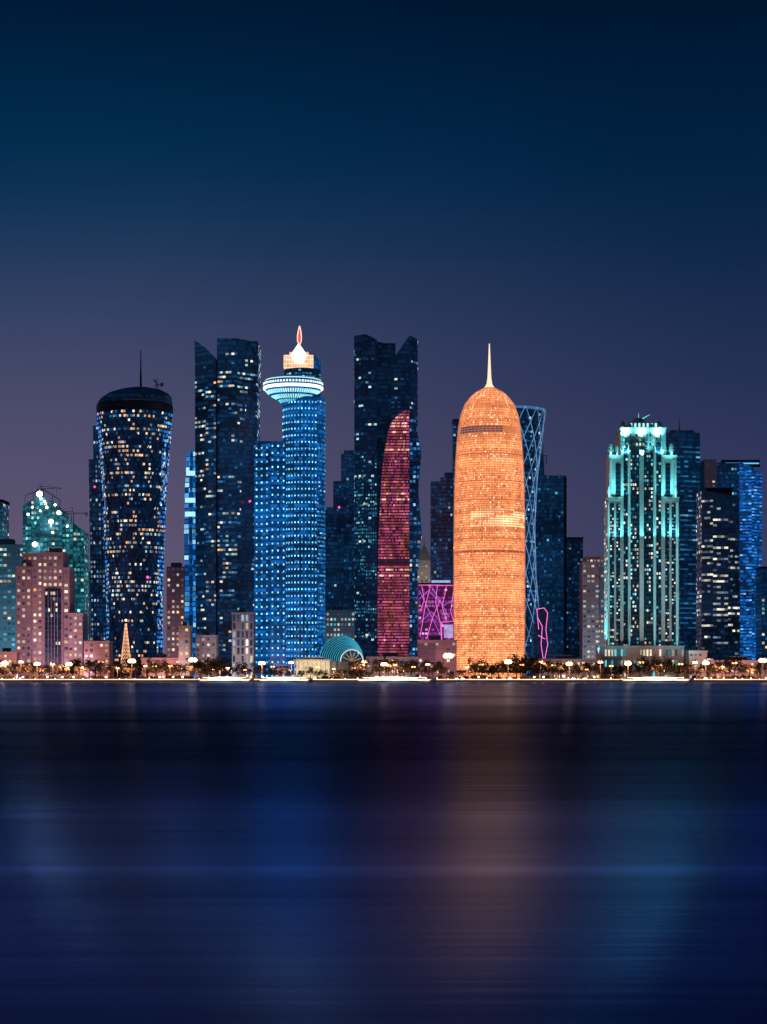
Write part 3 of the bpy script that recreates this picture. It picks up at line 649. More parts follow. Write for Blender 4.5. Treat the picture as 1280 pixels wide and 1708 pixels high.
for nm,l,r,t,dy in (('facade',972,1000,940,0),('taller_block',978,1014,931,5)):
    o,S,SL,SR=b.slab([(t,l,r),(None,l,r)],Y+dy,24,W_PALE,nm); b.grid(S,lit([(4,(.03,.06,.12),1),(3,(.45,.58,.75),.6),(2,WHITE,.9)],.9,170+dy,fv=.3),cw=3.,fh=4.,fu=.6,fv=.4)
    b.add('cornice',box(X(l,Y+dy)-.5,X(r,Y+dy)+.5,Y+dy-.5,Y+dy+20,Zp(t,Y+dy)+.01,Zp(t,Y+dy)+1.2),W_PALE)
b.finish()
spot((X(990,1500),1505,3),(X(990,Y),Y,45),(.7,.78,1),48000,85)
# --- turquoise stepped tower
Y=1450; u=K*Y
b=B('stepped_tower','cream stone tower floodlit turquoise, stepped shoulders, corner turrets and small central dome','tower',1073,Y)
pt=[(2,(.004,.03,.06),1),(1.5,(.04,.34,.42),1),(2,WHITE,1.05),(1.2,(.6,1,1),1.)]
GT=glass('turquoise_recess_glass',(.003,.010,.02),(.005,.02,.03),glow=(.003,.035,.07),p=.6)
def bay(nm,l,r,t,dy,mat=W_STONE,d=34):
    o,S,SL,SR=b.slab([(t,l,r),(None,l,r)],Y+dy,d,mat,nm); return S,SL,SR
blocks=[('podium',1003,1142,1080,-6),('left_shoulder',1014,1040,832,2),('right_shoulder',1106,1133,832,2),('left_wing',1017,1046,762,6),('right_wing',1100,1129,762,6),('facade',1036,1111,716,9)]
for nm,l,r,t,dy in blocks:
    S,SL,SR=bay(nm,l,r,t,dy,d=34 if nm in('facade','podium') else 22)
    b.add('cornice',box(X(l,Y+dy)-.5,X(r,Y+dy)+.5,Y+dy-.5,Y+dy+10,Zp(t,Y+dy)+.01,Zp(t,Y+dy)+1.3),W_STONE)
    if nm in('left_shoulder','right_shoulder'):
        b.wins(SL if nm[0]=='l' else SR,4,44,lit(pt,.7,178+l,fv=.2),fu=.55,fv=.5,front=False)
        for q in (.3,.7): b.add('dark_window_column',box(X(l+(r-l)*q,Y)-1.5,X(l+(r-l)*q,Y)+1.5,Y+1.75,Y+2.1,GZ+20,Zp(t+8,Y)),GT)
        for q in (.3,.7):
            xc=X(l+(r-l)*q,Y); b.wins((lambda xc,t:(lambda uu,v:Vector((xc-1.5+3*uu,Y+1.75,GZ+20+(Zp(t+8,Y)-GZ-20)*v))))(xc,t),2,44,lit(pt,.6,181+int(l+q*10),fv=.2,cl=.4),fu=.7,fv=.5)
    if nm in('left_wing','right_wing'):
        xc=X((l+r)/2,Y+dy); b.add('dark_window_column',box(xc-1.8,xc+1.8,Y+dy-.3,Y+dy+.1,Zp(828,Y),Zp(772,Y)),GT)
    if nm=='podium': b.wins(S,26,3,lit([(1,CYAN,.9),(1,WHITE,.9),(1,(.02,.1,.12),1)],.8,183),fu=.55,fv=.6)
for l,r,t in ((1041,1049,742),(1053,1067,758),(1076.5,1091,758),(1096,1104.5,742)):
    x0,x1=X(l,Y),X(r,Y); zt=Zp(t,Y+6); rb=b.add('recessed_glazing',box(x0,x1,Y+4.2,Y+9.2,GZ,zt),GT)
    fnw=lit(pt,.5,190+int(l),fv=.4,cl=.5)
    b.wins((lambda x0,x1,zt:(lambda uu,v:Vector((x0+(x1-x0)*uu,Y+4.2,GZ+(zt-GZ)*v))))(x0,x1,zt),max(2,round((x1-x0)/1.7)),50,fnw,fu=.7,fv=.55,v0=.1)
LSTR=emis('turquoise_glow_strip',(.25,.95,1.),.48,1.5,.05)  # added glowing strips in place of uplit stone bays
for px,hw in ((1039.5,1.8),(1051,2.2),(1071.7,3.4),(1093.5,2.4),(1106.4,1.8)):
    pr=b.add('stone_pier',box(X(px-hw,Y),X(px+hw,Y),Y+2.5,Y+9.3,GZ,Zp(750,Y)),W_STONE)
    b.add('pier_cap',lathe(X(px,Y),Y+5,[(1.2,Zp(750,Y)+.01),(1.5,Zp(748,Y)),(.9,Zp(745,Y)),(.1,Zp(740,Y))],8),W_STONE)
    if px in (1051,1093.5): b.add('glow_strip',box(X(px,Y)-.3,X(px,Y)+.3,Y+2.1,Y+2.46,Zp(1076,Y),Zp(756,Y)),LSTR,parent=pr)
for px,t in ((1016,838),(1130.6,838)):
    b.add('glow_strip',box(X(px,Y)-.3,X(px,Y)+.3,Y+1.4,Y+1.9,Zp(1076,Y),Zp(t,Y)),LSTR)
for px in (1021,1126): b.add('glow_strip',box(X(px,Y)-.4,X(px,Y)+.4,Y+5.2,Y+5.6,Zp(828,Y),Zp(766,Y)),LSTR)
def turret(px,pyb,pyt,w,dy):
    x=X(px,Y); y=Y+dy; zb,zt=Zp(pyb,Y),Zp(pyt,Y); ww=w*u; h=zt-zb
    t=b.add('turret',lathe(x,y,[(ww,zb),(ww,zb+h*.45),(ww*1.15,zb+h*.47),(ww*1.15,zb+h*.52),(ww*.8,zb+h*.53),(ww*.85,zb+h*.66),(ww*.6,zb+h*.8),(ww*.2,zb+h*.88)],8),W_STONE)
    b.add('finial',tube((x,y,zb+h*.86),(x,y,zt),.25,.06),METAL,parent=t)
    b.add('turret_opening',box(x-ww*.3,x+ww*.3,y-ww*1.02,y-ww*.8,zb+h*.1,zb+h*.38),emis('turret_glow',(.6,1,1),1.5),parent=t)
for a in ((1022,762,732,4.8,12),(1033,762,736,3.5,12),(1113,762,736,4,12),(1124,762,732,4.8,12),(1018,832,806,3.2,6),(1129,832,806,3.2,6),(1043,716,696,5,15),(1105,716,696,5,15),(1055,716,701,3.5,13),(1091,716,701,3.5,13)): turret(*a)
S,SL,SR=b.slab([(704,1050,1098),(716,1050,1098)],Y+14,22,W_STONE,'attic')[1:]
b.wins(S,7,1,lambda i,j,n,m:(.45,1.05,1.05),fu=.5,fv=.7,name='arched_window')  # cyan crown lighting put in as window glow
def SFc(uu,v): return Vector((X(1038+72*uu,Y+9),Y+9,Zp(745,Y+9)+(Zp(722,Y+9)-Zp(745,Y+9))*v))
b.wins(SFc,13,3,lit([(2,(.1,.75,.8),1),(1,(.5,1,1),1),(3,(.01,.07,.1),1)],.9,199,fv=.1),fu=.5,fv=.6,push=.25)
dmx=X(1073,Y); dr=12*u
dome=b.add('dome',lathe(dmx,Y+25,[(dr,Zp(704,Y)),(dr,Zp(700,Y))]+[(dr*math.cos(t*.157),Zp(700,Y)+dr*.9*math.sin(t*.157)) for t in range(1,11)],24),W_STONE,smooth=True)
b.add('finial',merge(tube((dmx+2,Y+25,Zp(692,Y)),(X(1092,Y),Y+25,Zp(684,Y)),.6,.2),tube((dmx,Y+25,Zp(690,Y)),(dmx,Y+25,Zp(681,Y)),.4,.1)),emis('finial_cyan',(.2,.9,.95),.8),parent=dome)
TQ=(.14,.92,1.0)
for px,py,ty,P in ((1020,834,770,16000),(1036,834,775,12000),(1110,834,775,12000),(1127,834,770,16000),(1026,768,732,11000),(1119,768,732,11000)):
    spot((X(px,Y),Y-4,Zp(py,Y)),(X(px,Y),Y+5,Zp(ty,Y)),TQ,P*1.5,110)
for px in (1045,1073,1102): spot((X(px,Y),Y+1,Zp(758,Y)),(X(px,Y),Y+12,Zp(712,Y)),TQ,25000,110)
for px in (1046,1073,1100): spot((X(px,Y),Y+6,Zp(722,Y)),(X(px,Y),Y+24,Zp(698,Y)),(.25,.94,1),14000,125)
for px in (1017,1026,1036,1052,1072,1092,1110,1120,1130): spot((X(px,Y),Y-3.5,Zp(1078,Y)),(X(px,Y),Y+3,Zp(1000,Y)),TQ,46000,70); spot((X(px,Y),Y-3,Zp(905,Y)),(X(px,Y),Y+3,Zp(850,Y)),TQ,16000,80)
for px,py,P in ((1022,1000,60000),(1073,960,48000),(1124,1000,60000),(1040,850,90000),(1106,850,90000)):
    spot((X(px,Y),Y-62,3),(X(px,Y),Y,Zp(py,Y)),(.34,.86,1.),P,60)  # wide washes added well in front to brighten the shaft
spot((X(962,Y),Y+8,6),(X(1014,Y),Y+16,95),(.10,.8,1),330000,75)  # added side wash, turns the warm left wall teal
b.finish()
# --- towers on the right
Y=1650
b=B('office_tower','dark blue striped tower with roof mast right behind the turquoise tower','tower',1142,Y)
o,Ss,sl,sr=b.facets([(1112,722,1112,0),(1135,719,1135,-2),(1168,722,1170,5)],Y,34,G_NAVY)
for k,S in enumerate(Ss): b.grid(S,lit([(5,(.005,.06,.16),1),(3,(.012,.14,.30),1),(.8,(.12,.38,.58),.9)],.7,205+k,fv=.5,cl=.4,sx=.08),cw=4,fh=4.,fu=1,fv=.34,v1=.95)
b.add('mast',tube(W(1134,720,Y+8),W(1134,696,Y+8),.5,.1),METAL); b.add('roof_block',box(X(1120,Y),X(1160,Y),Y+6,Y+20,Zp(724,Y),Zp(716,Y)),G_BLACK); b.finish()
Y=1660
b=B('office_tower','tall bright blue lit tower with pale left flank near the right edge','tower',1230,Y)
o,S,SL,SR=b.slab([(766,1176,1196),(None,1176,1196)],Y-3,30,W_PALE,'pale_flank'); b.grid(S,lit([(3,(.05,.07,.1),1),(1,WHITE,.7)],.5,212),cw=4.5,fu=.4,fv=.4)
o,S,SL,SR=b.slab([(772,1195,1240),(None,1195,1240)],Y,32,G_NAVY); b.grid(S,lit([(4,DIMB,1),(2,(.015,.17,.5),1),(.6,COOL,.6)],.5,213))
o,Ss,sl,sr=b.facets([(1234,770,1236,-1),(1254,778,1255,-3),(1272,790,1270,5)],Y-1,34,G_BLUE,'blue_flank')
for k,S in enumerate(Ss): b.wins(S,4,66,lit([(3,(.008,.14,.65),1),(2,(.02,.27,.95),1),(.9,(.2,.52,1),1.1)],.8,215+k,fv=.4,cl=.6),fu=.92,fv=.45)
b.add('rooftop_sign_frame',box(X(1205,Y),X(1270,Y),Y+4,Y+6,Zp(778,Y),Zp(766,Y)),METAL); b.add('roof_light_strip',box(X(1212,Y),X(1268,Y),Y+3.4,Y+3.9,Zp(773,Y),Zp(771,Y)),emis('strip_blue',(.1,.5,1),1.3)); b.finish()
spot((X(1186,1610),1610,200),(X(1186,Y),Y,235),(.9,.85,1),40000,60)  # added wash from mid-air for the pale flank
Y=1510
b=B('office_tower','dark banded tower with long white lit floors, in front of the bright blue tower','tower',1202,Y)
o,Ss,sl,sr=b.facets([(1171,818,1171,6),(1190,821,1190,0),(1215,825,1215,0),(1234,829,1234,7)],Y,32,G_BLACK)
band=[(3,(.14,.18,.24),1),(2,(.7,.66,.62),.9),(1.8,WHITE,1.1),(1.5,(.04,.06,.1),1)]
def bmask(uu,v): return .35 if v>.9 else 1
for k,S in enumerate(Ss): b.grid(S,lit(band,.75,220+k,fv=.85,cl=.8,sx=.06,mask=bmask),cw=2.6,fh=4.3,fu=1.,fv=.36,v1=.97)
b.grid(sl,lit(band,.5,225),front=False)
b.add('roof_screen',box(X(1180,Y),X(1225,Y),Y+8,Y+12,Zp(825,Y),Zp(812,Y)),METAL)
b.add('entrance_glow',box(X(1172,Y),X(1190,Y),Y-.5,Y+2,GZ,GZ+5),emis('entrance_warm',(1,.7,.4),.7)); b.finish()
b=B('office_tower','dark low tower cut off by the right picture edge','tower',1290,1600)
o,S,SL,SR=b.slab([(948,1271,1320),(None,1271,1320)],1600,26,G_NAVY); b.grid(S,lit(OFF,.4,230)); b.add('roof_parapet',box(X(1271,1600)-.3,X(1320,1600),1599.5,1626,Zp(948,1600)+.01,Zp(945,1600)),METAL); b.finish()
warmp=[(3,WARM,1.1),(1.6,(.06,.05,.08),1),(2.4,WHITE,1.2)]
for a in ((1150,1180,1088,1425,W_STONE,'low cream block between the turquoise tower and the dark banded tower',pl,233),
          (140,182,1072,1440,W_PINK,'low pinkish block under the slim stepped tower, left of the light tree',warmp,234),
          (612,700,1098,1420,W_GREY,'long low grey block at the feet of the mauve tower',warmp,235),
          (-10,28,1090,1425,W_PINK,'low pink block at far left edge beside the pink stone block',warmp,236),
          (236,300,1100,1415,W_PINK,'low pinkish block at the right foot of the flared tower',warmp,237),
          (896,1002,1102,1420,W_GREY,'long low block with warm windows below the pale mid rise block',warmp,238),
          (1186,1292,1104,1420,W_PINK,'long low block with warm windows at the right edge shore',warmp,239)):
    b=lowblock(*a,cw=3.4,fh=4); b.finish()
for px,c in ((10,(1,.5,.42)),(160,(1,.5,.42)),(268,(1,.5,.4)),(655,(1,.5,.4)),(950,(1,.5,.36)),(1235,(1,.55,.42))): spot((X(px,1395),1388,3),(X(px,1420),1425,14),c,42000,125)  # warm washes added behind the trees to lift building bases
for px in (84,345,405,450,1165): spot((X(px,1395),1386,3),(X(px,1430),1440,14),(1,.5,.38),26000,125)  # further base washes, added without fittings
# ================================================================== setting
def sheet(x0,x1,y0,y1,z): return [(x0,y0,z),(x1,y0,z),(x1,y1,z),(x0,y1,z)],[(0,1,2,3)]
struct('ground',sheet(-15000,15000,1300.8,30000,GZ),plain('dry_ground',(.10,.08,.06),.95))
struct('promenade',sheet(-3000,3000,1300.8,1319,GZ+.006),plain('paving',(.3,.27,.24),.8))
struct('road',sheet(-3000,3000,1324,1342,GZ+.006),plain('asphalt',(.05,.05,.05),.85))
struct('road_marking',merge(*[sheet(-320+i*8,-316+i*8,1332.9,1333.1,GZ+.012) for i in range(80)]),WHITEP)
struct('kerb',merge(box(-3000,3000,1319,1319.3,GZ,GZ+.14),box(-3000,3000,1323.7,1324,GZ,GZ+.14),box(-3000,3000,1342,1342.3,GZ,GZ+.14)),plain('kerb_stone',(.35,.34,.32)))
struct('sea_wall',merge(box(-3000,3000,1300,1300.8,-1,GZ+.25),box(-3000,3000,1299.7,1301,GZ+.25,GZ+.45)),plain('sea_wall_stone',(.28,.25,.22)))
o=mk('sea_wall_glow',box(-300,300,1299.5,1299.69,GZ+.1,GZ+.5),emis('lamplit_coping_glow',(1,.60,.40),2.6,1.3,.03)); o['label']='thin added glow strip standing in for lamplight along the sea wall coping'; o['category']='light strip'  # added glow in place of lamplight falling on the wall
# water
a=N('long_exposure_water')
P,x,y,z=a.pos()
ly=a.M('LOGARITHM',a.M('MAXIMUM',a.M('ADD',y,6.),1.),math.e)
near=a.noise(a.comb(a.M('MULTIPLY',x,.12),a.M('MULTIPLY',ly,34.),0.),1.,4)
far=a.noise(a.comb(a.M('MULTIPLY',x,.022),a.M('MULTIPLY',ly,70.),4.),1.,5)
broad=a.noise(a.comb(a.M('MULTIPLY',x,.008),a.M('MULTIPLY',ly,6.5),2.3),1.,2)
hgt=a.M('ADD',a.M('MULTIPLY',near,.02),a.M('MULTIPLY',far,.05))
bp=a.n('ShaderNodeBump'); bp.inputs['Strength'].default_value=.07; bp.inputs['Distance'].default_value=1.; a.l(hgt,bp.inputs['Height'])
def mr(v,a0,a1,b0,b1):
    q=a.n('ShaderNodeMapRange',interpolation_type='SMOOTHSTEP'); a.put(q.inputs[0],v)
    for i,k in enumerate((a0,a1,b0,b1)): q.inputs[i+1].default_value=k
    return q.outputs[0]
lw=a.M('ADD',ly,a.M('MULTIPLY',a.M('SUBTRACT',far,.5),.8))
dark_band=a.M('MULTIPLY',mr(lw,math.log(44),math.log(100),0,1),mr(lw,math.log(150),math.log(420),1,0))   # dim reflection band painted into the gloss colour offshore
near_dim=mr(ly,math.log(26),math.log(42),.50,1.)  # reflections painted dimmer close to the viewer
st=a.M('MULTIPLY',a.M('MULTIPLY',a.M('ADD',.45,a.M('MULTIPLY',a.M('ADD',near,far),.55)),a.M('ADD',.2,a.M('MULTIPLY',broad,1.5))),near_dim)  # reflection streaks and bands put into the gloss brightness
lum=a.M('MULTIPLY',st,a.M('SUBTRACT',1,a.M('MULTIPLY',dark_band,.72)))
g=a.n('ShaderNodeBsdfAnisotropic',distribution='GGX')
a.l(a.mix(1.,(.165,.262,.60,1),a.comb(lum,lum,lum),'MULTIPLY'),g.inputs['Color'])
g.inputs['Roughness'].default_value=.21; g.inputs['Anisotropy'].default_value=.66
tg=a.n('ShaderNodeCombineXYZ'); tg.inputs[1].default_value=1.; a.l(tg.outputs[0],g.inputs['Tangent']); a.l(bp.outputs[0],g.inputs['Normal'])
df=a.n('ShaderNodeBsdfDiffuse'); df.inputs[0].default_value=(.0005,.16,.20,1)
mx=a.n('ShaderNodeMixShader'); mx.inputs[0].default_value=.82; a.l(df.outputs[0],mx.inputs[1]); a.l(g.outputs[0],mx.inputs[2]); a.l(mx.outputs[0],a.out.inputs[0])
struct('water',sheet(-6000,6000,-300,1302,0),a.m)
# ------------------------------------------------------------------ zones for labels
ZN=[(-50,150,'the pink stone block'),(150,300,'the flared tower'),(300,424,'the notched dark tower'),(424,530,'the blue hotel'),(530,620,'the striped half dome'),(620,700,'the mauve tower'),(700,762,'the magenta neon block'),(762,880,'the orange tower'),(880,1008,'the pale mid rise block'),(1008,1140,'the turquoise tower'),(1140,1400,'the dark banded tower')]
ORD=['first','second','third','fourth','fifth','sixth','seventh','eighth','ninth','tenth','eleventh','twelfth','thirteenth','fourteenth','fifteenth','sixteenth','seventeenth','eighteenth']
def zone(px):
    for a,c,n in ZN:
        if a<=px<c: return n
    return ZN[-1][2]
def labels(items,what,tail='below'):
    d={}
    for px,o in sorted(items,key=lambda t:t[0]): d.setdefault(zone(px),[]).append(o)
    for zn,os_ in d.items():
        for i,o in enumerate(os_):
            o['label']=(f'{what} {tail} {zn}' if len(os_)==1 else f'{ORD[i]} {what} from left {tail} {zn}')
# ------------------------------------------------------------------ trees
def leafmat(name,c1,c2):
    a=N(name); P,x,y,z=a.pos(); n=a.noise(P,.45,3); oi=a.n('ShaderNodeObjectInfo')
    f=a.M('ADD',a.M('MULTIPLY',n,.8),a.M('MULTIPLY',oi.outputs['Random'],.3))
    a.bsdf(a.mix(f,c4(c1),c4(c2)),.75); return a.m
LEAF=leafmat('tree_leaves',(.035,.045,.025),(.12,.11,.06)); FROND=leafmat('palm_fronds',(.05,.06,.03),(.14,.13,.07)); BARK=plain('bark',(.12,.09,.06),.9)
def crown_vf(seed,R,H0,H1):
    r=random.Random(seed); v=[];f=[]
    cl=[]
    for k in range(15):
        a=r.random()*6.283; q=R*math.sqrt(r.random())*.8; cl.append(Vector((q*math.cos(a),q*math.sin(a),H0+(H1-H0)*(.15+.75*r.random()))))
    for c in cl:
        cr=R*(.26+.2*r.random())
        for k in range(44):
            d=Vector((r.gauss(0,1),r.gauss(0,1),r.gauss(0,.8))); d=d.normalized()*cr*(r.random()**.4); p=c+d
            n=Vector((r.gauss(0,1),r.gauss(0,1),r.gauss(0,1))).normalized(); t=n.orthogonal().normalized(); w=n.cross(t); s=.22+.3*r.random()
            o=len(v); v+=[tuple(p+t*s),tuple(p+w*s*.7),tuple(p-t*s),tuple(p-w*s*.7)]; f.append((o,o+1,o+2,o+3))
    return v,f,cl
def mktree(seed,R,H):
    t=empty('shade_tree',(0,0,0),'x','tree','trees along the waterfront')
    v,f,cl=crown_vf(seed,R,H*.38,H)
    T=[tube((0,0,0),(.1,.05,H*.45),.38,.22)]
    for c in cl[:6]: T.append(tube((.1,.05,H*.38),c,.18,.05,5))
    mk('trunk',merge(*T),BARK,t); mk('crown',(v,f),LEAF,t); return t
def mkpalm(seed,H):
    r=random.Random(seed); t=empty('palm_tree',(0,0,0),'x','palm tree','palms along the waterfront')
    b1=r.uniform(-.4,.4)
    mk('trunk',merge(tube((0,0,0),(b1*.5,0,H*.5),.34,.26),tube((b1*.5,0,H*.5),(b1,0,H),.26,.22)),BARK,t)
    v=[];f=[]
    for k in range(22):
        a=k*6.283/11+r.random()*.4; el=1.1-1.3*(k/22.)+r.random()*.2; Ln=3.4+r.random()*.8
        d=Vector((math.cos(a),math.sin(a),0)); sd=Vector((-math.sin(a),math.cos(a),0)); p=Vector((b1,0,H)); pts=[p]
        for s in range(7):
            p=p+(d*math.cos(el)+Vector((0,0,math.sin(el))))*(Ln/7); el-=.27; pts.append(p)
        for s in range(7):
            for m in (0,.5):
                q=pts[s].lerp(pts[s+1],m); w=.95*math.sin(math.pi*min(1,(s+m+1.2)/8.4))
                for sg in(1,-1):
                    o=len(v); tip=q+sd*sg*w+(pts[s+1]-pts[s])*.6+Vector((0,0,-.35*w)); e=(pts[s+1]-pts[s])*.33
                    v+=[tuple(q),tuple(q+e),tuple(tip)]; f.append((o,o+1,o+2))
    mk('crown',(v,f),FROND,t); return t
rt=random.Random(77)
def scatter(protos,spots,what):
    used=set(); items=[]
    for px,Y,s in spots:
        k=rt.randrange(len(protos)); 
        if k in used: o=dup(protos[k])
        else: o=protos[k]; used.add(k)
        o.location=(X(px,Y),Y,GZ); o.rotation_euler=(0,0,rt.random()*6.28); o.scale=(s*rt.uniform(.9,1.15),)*2+(s*rt.uniform(.85,1.1),); items.append((px,o))
    for k,p in enumerate(protos):
        if k not in used:
            for c in list(p.children): bpy.data.objects.remove(c)
            bpy.data.objects.remove(p)
    labels(items,what)
tp=[mktree(1,4.6,9),mktree(2,5.4,10.5),mktree(3,4.0,8),mktree(4,6.0,10)]
sp=[]
px=-6
while px<1290:
    sp.append((px,rt.uniform(1346,1375),rt.uniform(.95,1.45) if not (740<px<790 or 480<px<620) else rt.uniform(.65,.85))); px+=rt.uniform(11,20)
for px,s in ((352,1.7),(367,1.4),(872,1.9),(886,1.9),(898,1.5),(1085,1.9),(1098,1.5),(915,1.3),(130,1.5),(262,1.4),(600,1.2),(675,1.4),(790,1.3),(1205,1.5)): sp.append((px,1343+rt.random()*3,s))
scatter(tp,sp,'dark leafy shade tree')
pp=[mkpalm(1,7),mkpalm(2,8.2),mkpalm(3,6.2)]
sp=[]
px=2
while px<1285:
    if px<345 or 640<px<735 or 915<px<1010 or px>1130: sp.append((px,rt.uniform(1320,1323),rt.uniform(.95,1.4)))
    px+=rt.uniform(13,26)
scatter(pp,sp,'palm tree')
def mkshrub(seed):
    t=empty('shrub',(0,0,0),'x','shrub','shrubs along the promenade'); v,f,cl=crown_vf(seed,1.9,.0,1.9)
    mk('foliage',(v,f),LEAF,t); mk('stem',merge(*[tube((0,0,0),c,.06,.02,4) for c in cl[:6]]),BARK,t); return t
sp=[]; px=4
while px<1280: sp.append((px,rt.uniform(1319.5,1323),rt.uniform(.7,1.5))); px+=rt.uniform(9,18)
scatter([mkshrub(1),mkshrub(2),mkshrub(3)],sp,'low rounded shrub')
# ------------------------------------------------------------------ street lamps
LAMP=emis('sodium_lamp_glow',(1,.56,.24),10)
LAMP2=emis('dim_sodium_lamp_glow',(1,.40,.13),5)
def mklamp(mat,r):
    t=empty('street_lamp',(0,0,0),'x','street lamp','street lamps along the waterfront road')
    mk('pole',merge(tube((0,0,0),(0,0,11),.16,.09),tube((0,0,0),(0,0,.9),.28,.2)),STEEL,t)
    mk('arm',merge(tube((0,0,10.8),(1.2,0,11.5),.07),tube((0,0,10.8),(-1.2,0,11.5),.07)),STEEL,t)
    for s in(-1,1):
        h=mk('lamp_head',box(s*1.0-.65,s*1.0+.65,-.25,.25,11.55,11.8),STEEL,t); mk('lamp_glass',ball((s*1.0,0,11.5-r*.8),r,12,.8),mat,h,smooth=True)
    return t
LB=mklamp(LAMP,1.25); LS_=mklamp(LAMP2,.75); seen={}; items=[]
lp=[8,35,62,88,115,137,168,196,220,243,258,284,301,322,356,380,409,437,455,486,530,557,590,608,641,659,690,714,748,779,803,848,871,905,924,950,979,1002,1020,1048,1071,1100,1136,1160,1178,1206,1226,1253,1273]
big=(8,62,115,220,322,437,641,748,848,950,1048,1178,1273)
rl=random.Random(8)
for i,px in enumerate(lp):
    q=px in big; pr=LB if q else LS_
    o=dup(pr) if seen.get(q) else pr; seen[q]=1
    Yl=1319.8 if q else 1343+(i%3)*.8; o.location=(X(px,Yl),Yl,GZ); items.append((px,o,q))
    s=1.5 if px==748 else rl.uniform(.95,1.3) if q else rl.uniform(.6,1.1)
    o.scale=(s,s,s)
    if q or i%2: spot((X(px,Yl),Yl-1.5,GZ+11.9*s),(X(px,Yl),Yl-.5,0),(1,.36,.19),80000 if q else 34000,156,.4,.6)
labels([(p_,o) for p_,o,q in items if q],'large bright street lamp'); labels([(p_,o) for p_,o,q in items if not q],'small dim street lamp')
BUL=emis('bollard_glow',(1,.66,.38),9)
def mkbol():
    t=empty('bollard_lamp',(0,0,0),'x','bollard lamp','bollard lamps along the sea wall')
    mk('post',tube((0,0,0),(0,0,.9),.12,.1),METAL,t); mk('lamp_glass',ball((0,0,1.1),.34,8),BUL,t); mk('cap',lathe(0,0,[(.3,1.36),(.05,1.5)],8),METAL,t); return t
b0=mkbol(); items=[]; px=3; i=0
rb=random.Random(3)
while px<1280:
    o=b0 if i==0 else dup(b0); o.location=(X(px,1304),1304,GZ); s=rb.choice((.6,.8,1.,1.7)); o.scale=(s,s,s); items.append((px,o)); i+=1; px+=rb.uniform(8,28)
labels(items,'bollard lamp','on sea wall below')
# ------------------------------------------------------------------ cars
def mkcar(col,i):
    t=empty('car',(0,0,0),'x','car','cars on the waterfront road')
    pr=[(-2.2,.35),(-2.25,.75),(-2.1,.95),(-1.0,1.02),(1.2,.98),(2.0,.85),(2.2,.65),(2.2,.35)]
    def ext(p,w): 
        n=len(p); v=[(a,-w,c) for a,c in p]+[(a,w,c) for a,c in p]; f=[tuple(range(n)),tuple(range(2*n-1,n-1,-1))]+[(k,n+k,n+(k+1)%n,(k+1)%n) for k in range(n)]; return v,f
    mk('body',ext(pr,.88),plain('car_paint_'+i,col,.3),t)
    mk('cabin',ext([(-1.7,1.0),(-1.2,1.45),(.3,1.48),(1.1,1.0)],.76),plain('car_glass_'+i,(.02,.025,.03),.15),t)
    for x in(-1.4,1.4):
        for s in(-1,1):
            w=mk('wheel',tube((x,s*.7,.33),(x,s*.92,.33),.33,.33,12),plain('tyre_'+i,(.02,.02,.02),.9),t); mk('rim',tube((x,s*.9,.33),(x,s*.94,.33),.19,.17,10),STEEL,w)
    for s in(-1,1):
        mk('headlight',ball((2.18,s*.6,.72),.36,8),HEAD,t); mk('tail_light',ball((-2.2,s*.6,.75),.13,8),TAIL,t)
    return t
HEAD=emis('headlight_glow',(1,.9,.7),24); TAIL=emis('tail_light_glow',(1,.05,.03),6)
cps=[mkcar((.6,.6,.6),'silver'),mkcar((.03,.03,.04),'black'),mkcar((.7,.68,.62),'cream')]
CN=['silver','black','cream']; per={0:[],1:[],2:[]}
for i,(px,Yc,rz) in enumerate(((28,1328,0),(96,1338,3.14),(190,1328,.0),(285,1338,3.14),(345,1328,0),(470,1338,3.14),(545,1328,0),(760,1309,-1.2),(773,1310,-1.75),(850,1310,-1.5),(957,1310,-1.7),(975,1310,-1.4),(1010,1328,0),(1120,1338,3.14),(1177,1310,-1.6),(1215,1328,0),(1262,1328,0))):
    k=i%3; o=cps[k] if i<3 else dup(cps[k]); o.location=(X(px,Yc),Yc,GZ+.012); o.rotation_euler=(0,0,rz); per[k].append((px,o))
for k in per: labels(per[k],CN[k]+' car','on the waterfront below')
